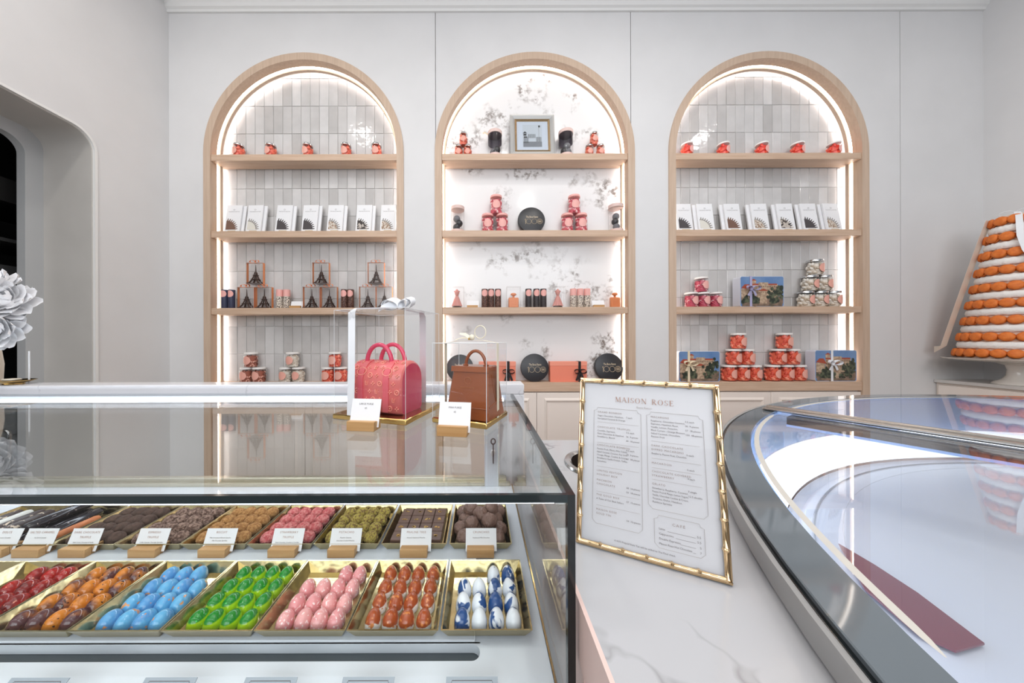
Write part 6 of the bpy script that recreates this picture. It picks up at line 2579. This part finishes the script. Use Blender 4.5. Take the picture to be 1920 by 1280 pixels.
mm.lathe([(0.012, 0.0), (mr * 0.86, 0.001), (mr, 0.006), (mr * 0.99, 0.0095), (mr * 0.90, 0.0115), (mr * 0.90, 0.0165), (mr * 0.99, 0.0185), (mr, 0.022), (mr * 0.86, 0.028), (mr * 0.5, 0.0308), (0.004, 0.0315)], 20)
mo = mm.build('macaron', M_MAC, None, ang=60)
macm = mo.data
bpy.data.objects.remove(mo)
view = math.atan2(-ty, -tx)
slope = math.atan2(R0 - R1, dz * 8)
for i in range(9):
    r = rowsR[i]
    n_m = int(2 * PI * (r + 0.012) / 0.0605)
    for k in range(n_m):
        a = view + 2 * PI * (k + 0.5 * (i % 2)) / n_m
        d_ = (a - view + PI) % (2 * PI) - PI
        if abs(d_) > math.radians(125):
            continue
        z = z0 + dz * i
        o = raw('macaron', macm, mt)
        rc_ = r - 0.019
        o.matrix_local = Tm(rc_ * math.cos(a), rc_ * math.sin(a), z) @ R('Z', a) @ R('Y', PI / 2 - slope)
    if i < 8:
        mb = MB()
        zc = z0 + dz * (i + 0.5)
        rr_ = (rowsR[i] + rowsR[i + 1]) / 2 - 0.012
        m = 120
        vs, fs = [], []
        sec = 8
        for k in range(m):
            a = 2 * PI * k / m
            wob = 1 + 0.06 * math.sin(k * 2.1 + i) + 0.05 * math.sin(k * 0.9)
            for s in range(sec):
                b_ = 2 * PI * s / sec
                q = 0.0135 * wob
                q2 = 0.0255 * (1 + 0.08 * math.sin(k * 1.3 + s + i))
                vs.append(((rr_ + q * math.cos(b_)) * math.cos(a), (rr_ + q * math.cos(b_)) * math.sin(a), zc + q2 * math.sin(b_)))
        for k in range(m):
            for s in range(sec):
                k2, s2_ = (k + 1) % m, (s + 1) % sec
                fs.append((k * sec + s, k2 * sec + s, k2 * sec + s2_, k * sec + s2_))
        mb.add(vs, fs)
        mb.build('icing_ring', M_ICE, mt, ang=80)
# ribbons: pale one down the left outline, white one down the front, bow on the crown
side = view - math.radians(78)
mb = MB()
pts, wv = [], []
for k in range(13):
    u = k / 12
    rr_ = 0.088 + (0.262 - 0.088) * u ** 0.95 + 0.004
    pts.append((rr_ * math.cos(side), rr_ * math.sin(side), ztop + 0.030 - (ztop - 0.05) * u))
    wv.append((math.cos(side + 0.9), math.sin(side + 0.9), 0))
pts.append((0.305 * math.cos(side), 0.305 * math.sin(side), 0.052))
wv.append((0, 0, 1))
mb.strip(pts, wv, 0.024)
mb.build('ribbon', mat('cream_satin', (226, 212, 196), rough=0.5), mt, ang=60)
mb = MB()
a2 = view + math.radians(6)
mb.strip([(0.04 * math.cos(a2), 0.04 * math.sin(a2), ztop + 0.052), (0.098 * math.cos(a2), 0.098 * math.sin(a2), ztop + 0.02), (0.135 * math.cos(a2), 0.135 * math.sin(a2), ztop - 0.12),
          (0.152 * math.cos(a2 + 0.1), 0.152 * math.sin(a2 + 0.1), ztop - 0.22), (0.175 * math.cos(a2 + 0.3), 0.175 * math.sin(a2 + 0.3), ztop - 0.33)], (math.cos(a2 + PI / 2), math.sin(a2 + PI / 2), 0), 0.012)
mb.build('ribbon', M_WRIB, mt, ang=60)
mb = MB()
Mw = Tm(0, 0, ztop + 0.055) @ R('Z', view + PI / 2)
bow(mb, (0, 0, 0), 0.055, wd=0.010, tails=True, tl=0.6)
mb.v = [tuple(Mw @ Vector(v)) for v in mb.v]
mb.build('bow', M_WRIB, mt, ang=60)

# ---------------------------------------------------------------- white flowers in a vase on the ledge
fx, fy, fz = -1.475, 0.905, H + 0.085
vs_ = thing('cream_vase', 'cream vase standing on the ledge at the left edge', 'vase', (-1.515, 0.905, H - 0.1305))
MB().lathe([(0.032, 0.0), (0.038, 0.004), (0.040, 0.06), (0.036, 0.10), (0.033, 0.118), (0.036, 0.124)], 28).build('vase_body', mat('cream_china', (226, 216, 198), rough=0.25), vs_)
gt = thing('gold_dish', 'small gold rimmed dish on the ledge beside the vase', 'dish', (-1.425, 0.912, H - 0.1305))
MB().lathe([(0.020, 0.0), (0.020, 0.003), (0.040, 0.010), (0.0425, 0.0125), (0.038, 0.0115), (0.001, 0.006)], 28, cap1=False).build('bowl', M_GOLD, gt)
MB().cbox(-0.02, 0.012, -0.014, 0.012, 0.0105, 0.017, 0.003).build('cream_insert', mat('cream_china', (226, 216, 198)), gt)
pick = thing('clear_rod', 'thin clear rod standing in the gold dish under the flowers', 'rod', (-1.404, 0.93, H - 0.1305))
MB().tube([(0, 0, 0.0), (0, 0, 0.10)], 0.002, 8).build('rod', mat('clear_edge', (228, 230, 232)), pick)
M_PETAL = mat('white_petal', (250, 250, 252), rough=0.7)


def petal_mesh(w_, l_, cup, seed):
    rr = random.Random(seed)
    mb = MB()
    nu_, nv_ = 6, 7
    vs, fs = [], []
    for j_ in range(nv_):
        v = j_ / (nv_ - 1)
        wd = w_ * (math.sin(PI * min(1, v * 0.80 + 0.10)) ** 0.75) * (1.0 if v < 0.8 else 1 - 1.9 * (v - 0.8))
        for i_ in range(nu_):
            u = i_ / (nu_ - 1) * 2 - 1
            x = u * wd
            z = cup * (u * u) * w_ * 0.7 + l_ * 0.35 * v * v + rr.uniform(-1, 1) * 0.0012
            vs.append((x, l_ * v, z))
    for j_ in range(nv_ - 1):
        for i_ in range(nu_ - 1):
            fs.append((j_ * nu_ + i_, j_ * nu_ + i_ + 1, (j_ + 1) * nu_ + i_ + 1, (j_ + 1) * nu_ + i_))
    mb.add(vs, fs)
    o = mb.build('petal', M_PETAL, None, ang=70)
    d_ = o.data
    bpy.data.objects.remove(o)
    return d_


petals = [petal_mesh(0.024, 0.060, 0.5, k) for k in range(3)]
rr = random.Random(21)
for fi, (dx, dy, dz_, sc_, lab) in enumerate((
        (0.010, -0.020, 0.070, 1.0, 'uppermost white peony-like flower at the left edge'),
        (0.052, -0.01, 0.030, 0.95, 'white flower reaching furthest right in the bouquet'),
        (0.000, -0.050, 0.000, 1.05, 'white flower in the centre of the bouquet at the left edge'),
        (0.045, -0.02, -0.045, 0.9, 'lowest white flower on the right of the bouquet'),
        (-0.02, -0.030, -0.055, 0.95, 'lowest white flower above the cream vase'))):
    fl = thing('white_flower', lab, 'flower', (fx + dx, fy + dy, fz + dz_), 0, 'white flowers at the left edge')
    MB().ell((0, 0, 0), (0.022 * sc_, 0.022 * sc_, 0.022 * sc_), 12, 8).build('flower_heart', M_PETAL, fl)
    axis = Vector((dx * 5, dy * 6 - 0.4, dz_ * 5 + 0.15)).normalized()
    for ring, (n_p, op, s_) in enumerate(((6, 22, 0.62), (8, 48, 0.82), (10, 74, 0.98), (12, 100, 1.04))):
        for k in range(n_p):
            o = raw('petal', petals[(k + ring) % 3], fl)
            a = 2 * PI * (k + 0.4 * ring) / n_p + rr.uniform(-0.15, 0.15)
            opn = math.radians(op + rr.uniform(-9, 9))
            q = axis.to_track_quat('Z', 'Y').to_matrix().to_4x4()
            o.matrix_local = q @ R('Z', a) @ R('X', math.radians(90) - opn) @ Tm(0, 0.008, -0.004) @ Matrix.Scale(s_ * sc_, 4)
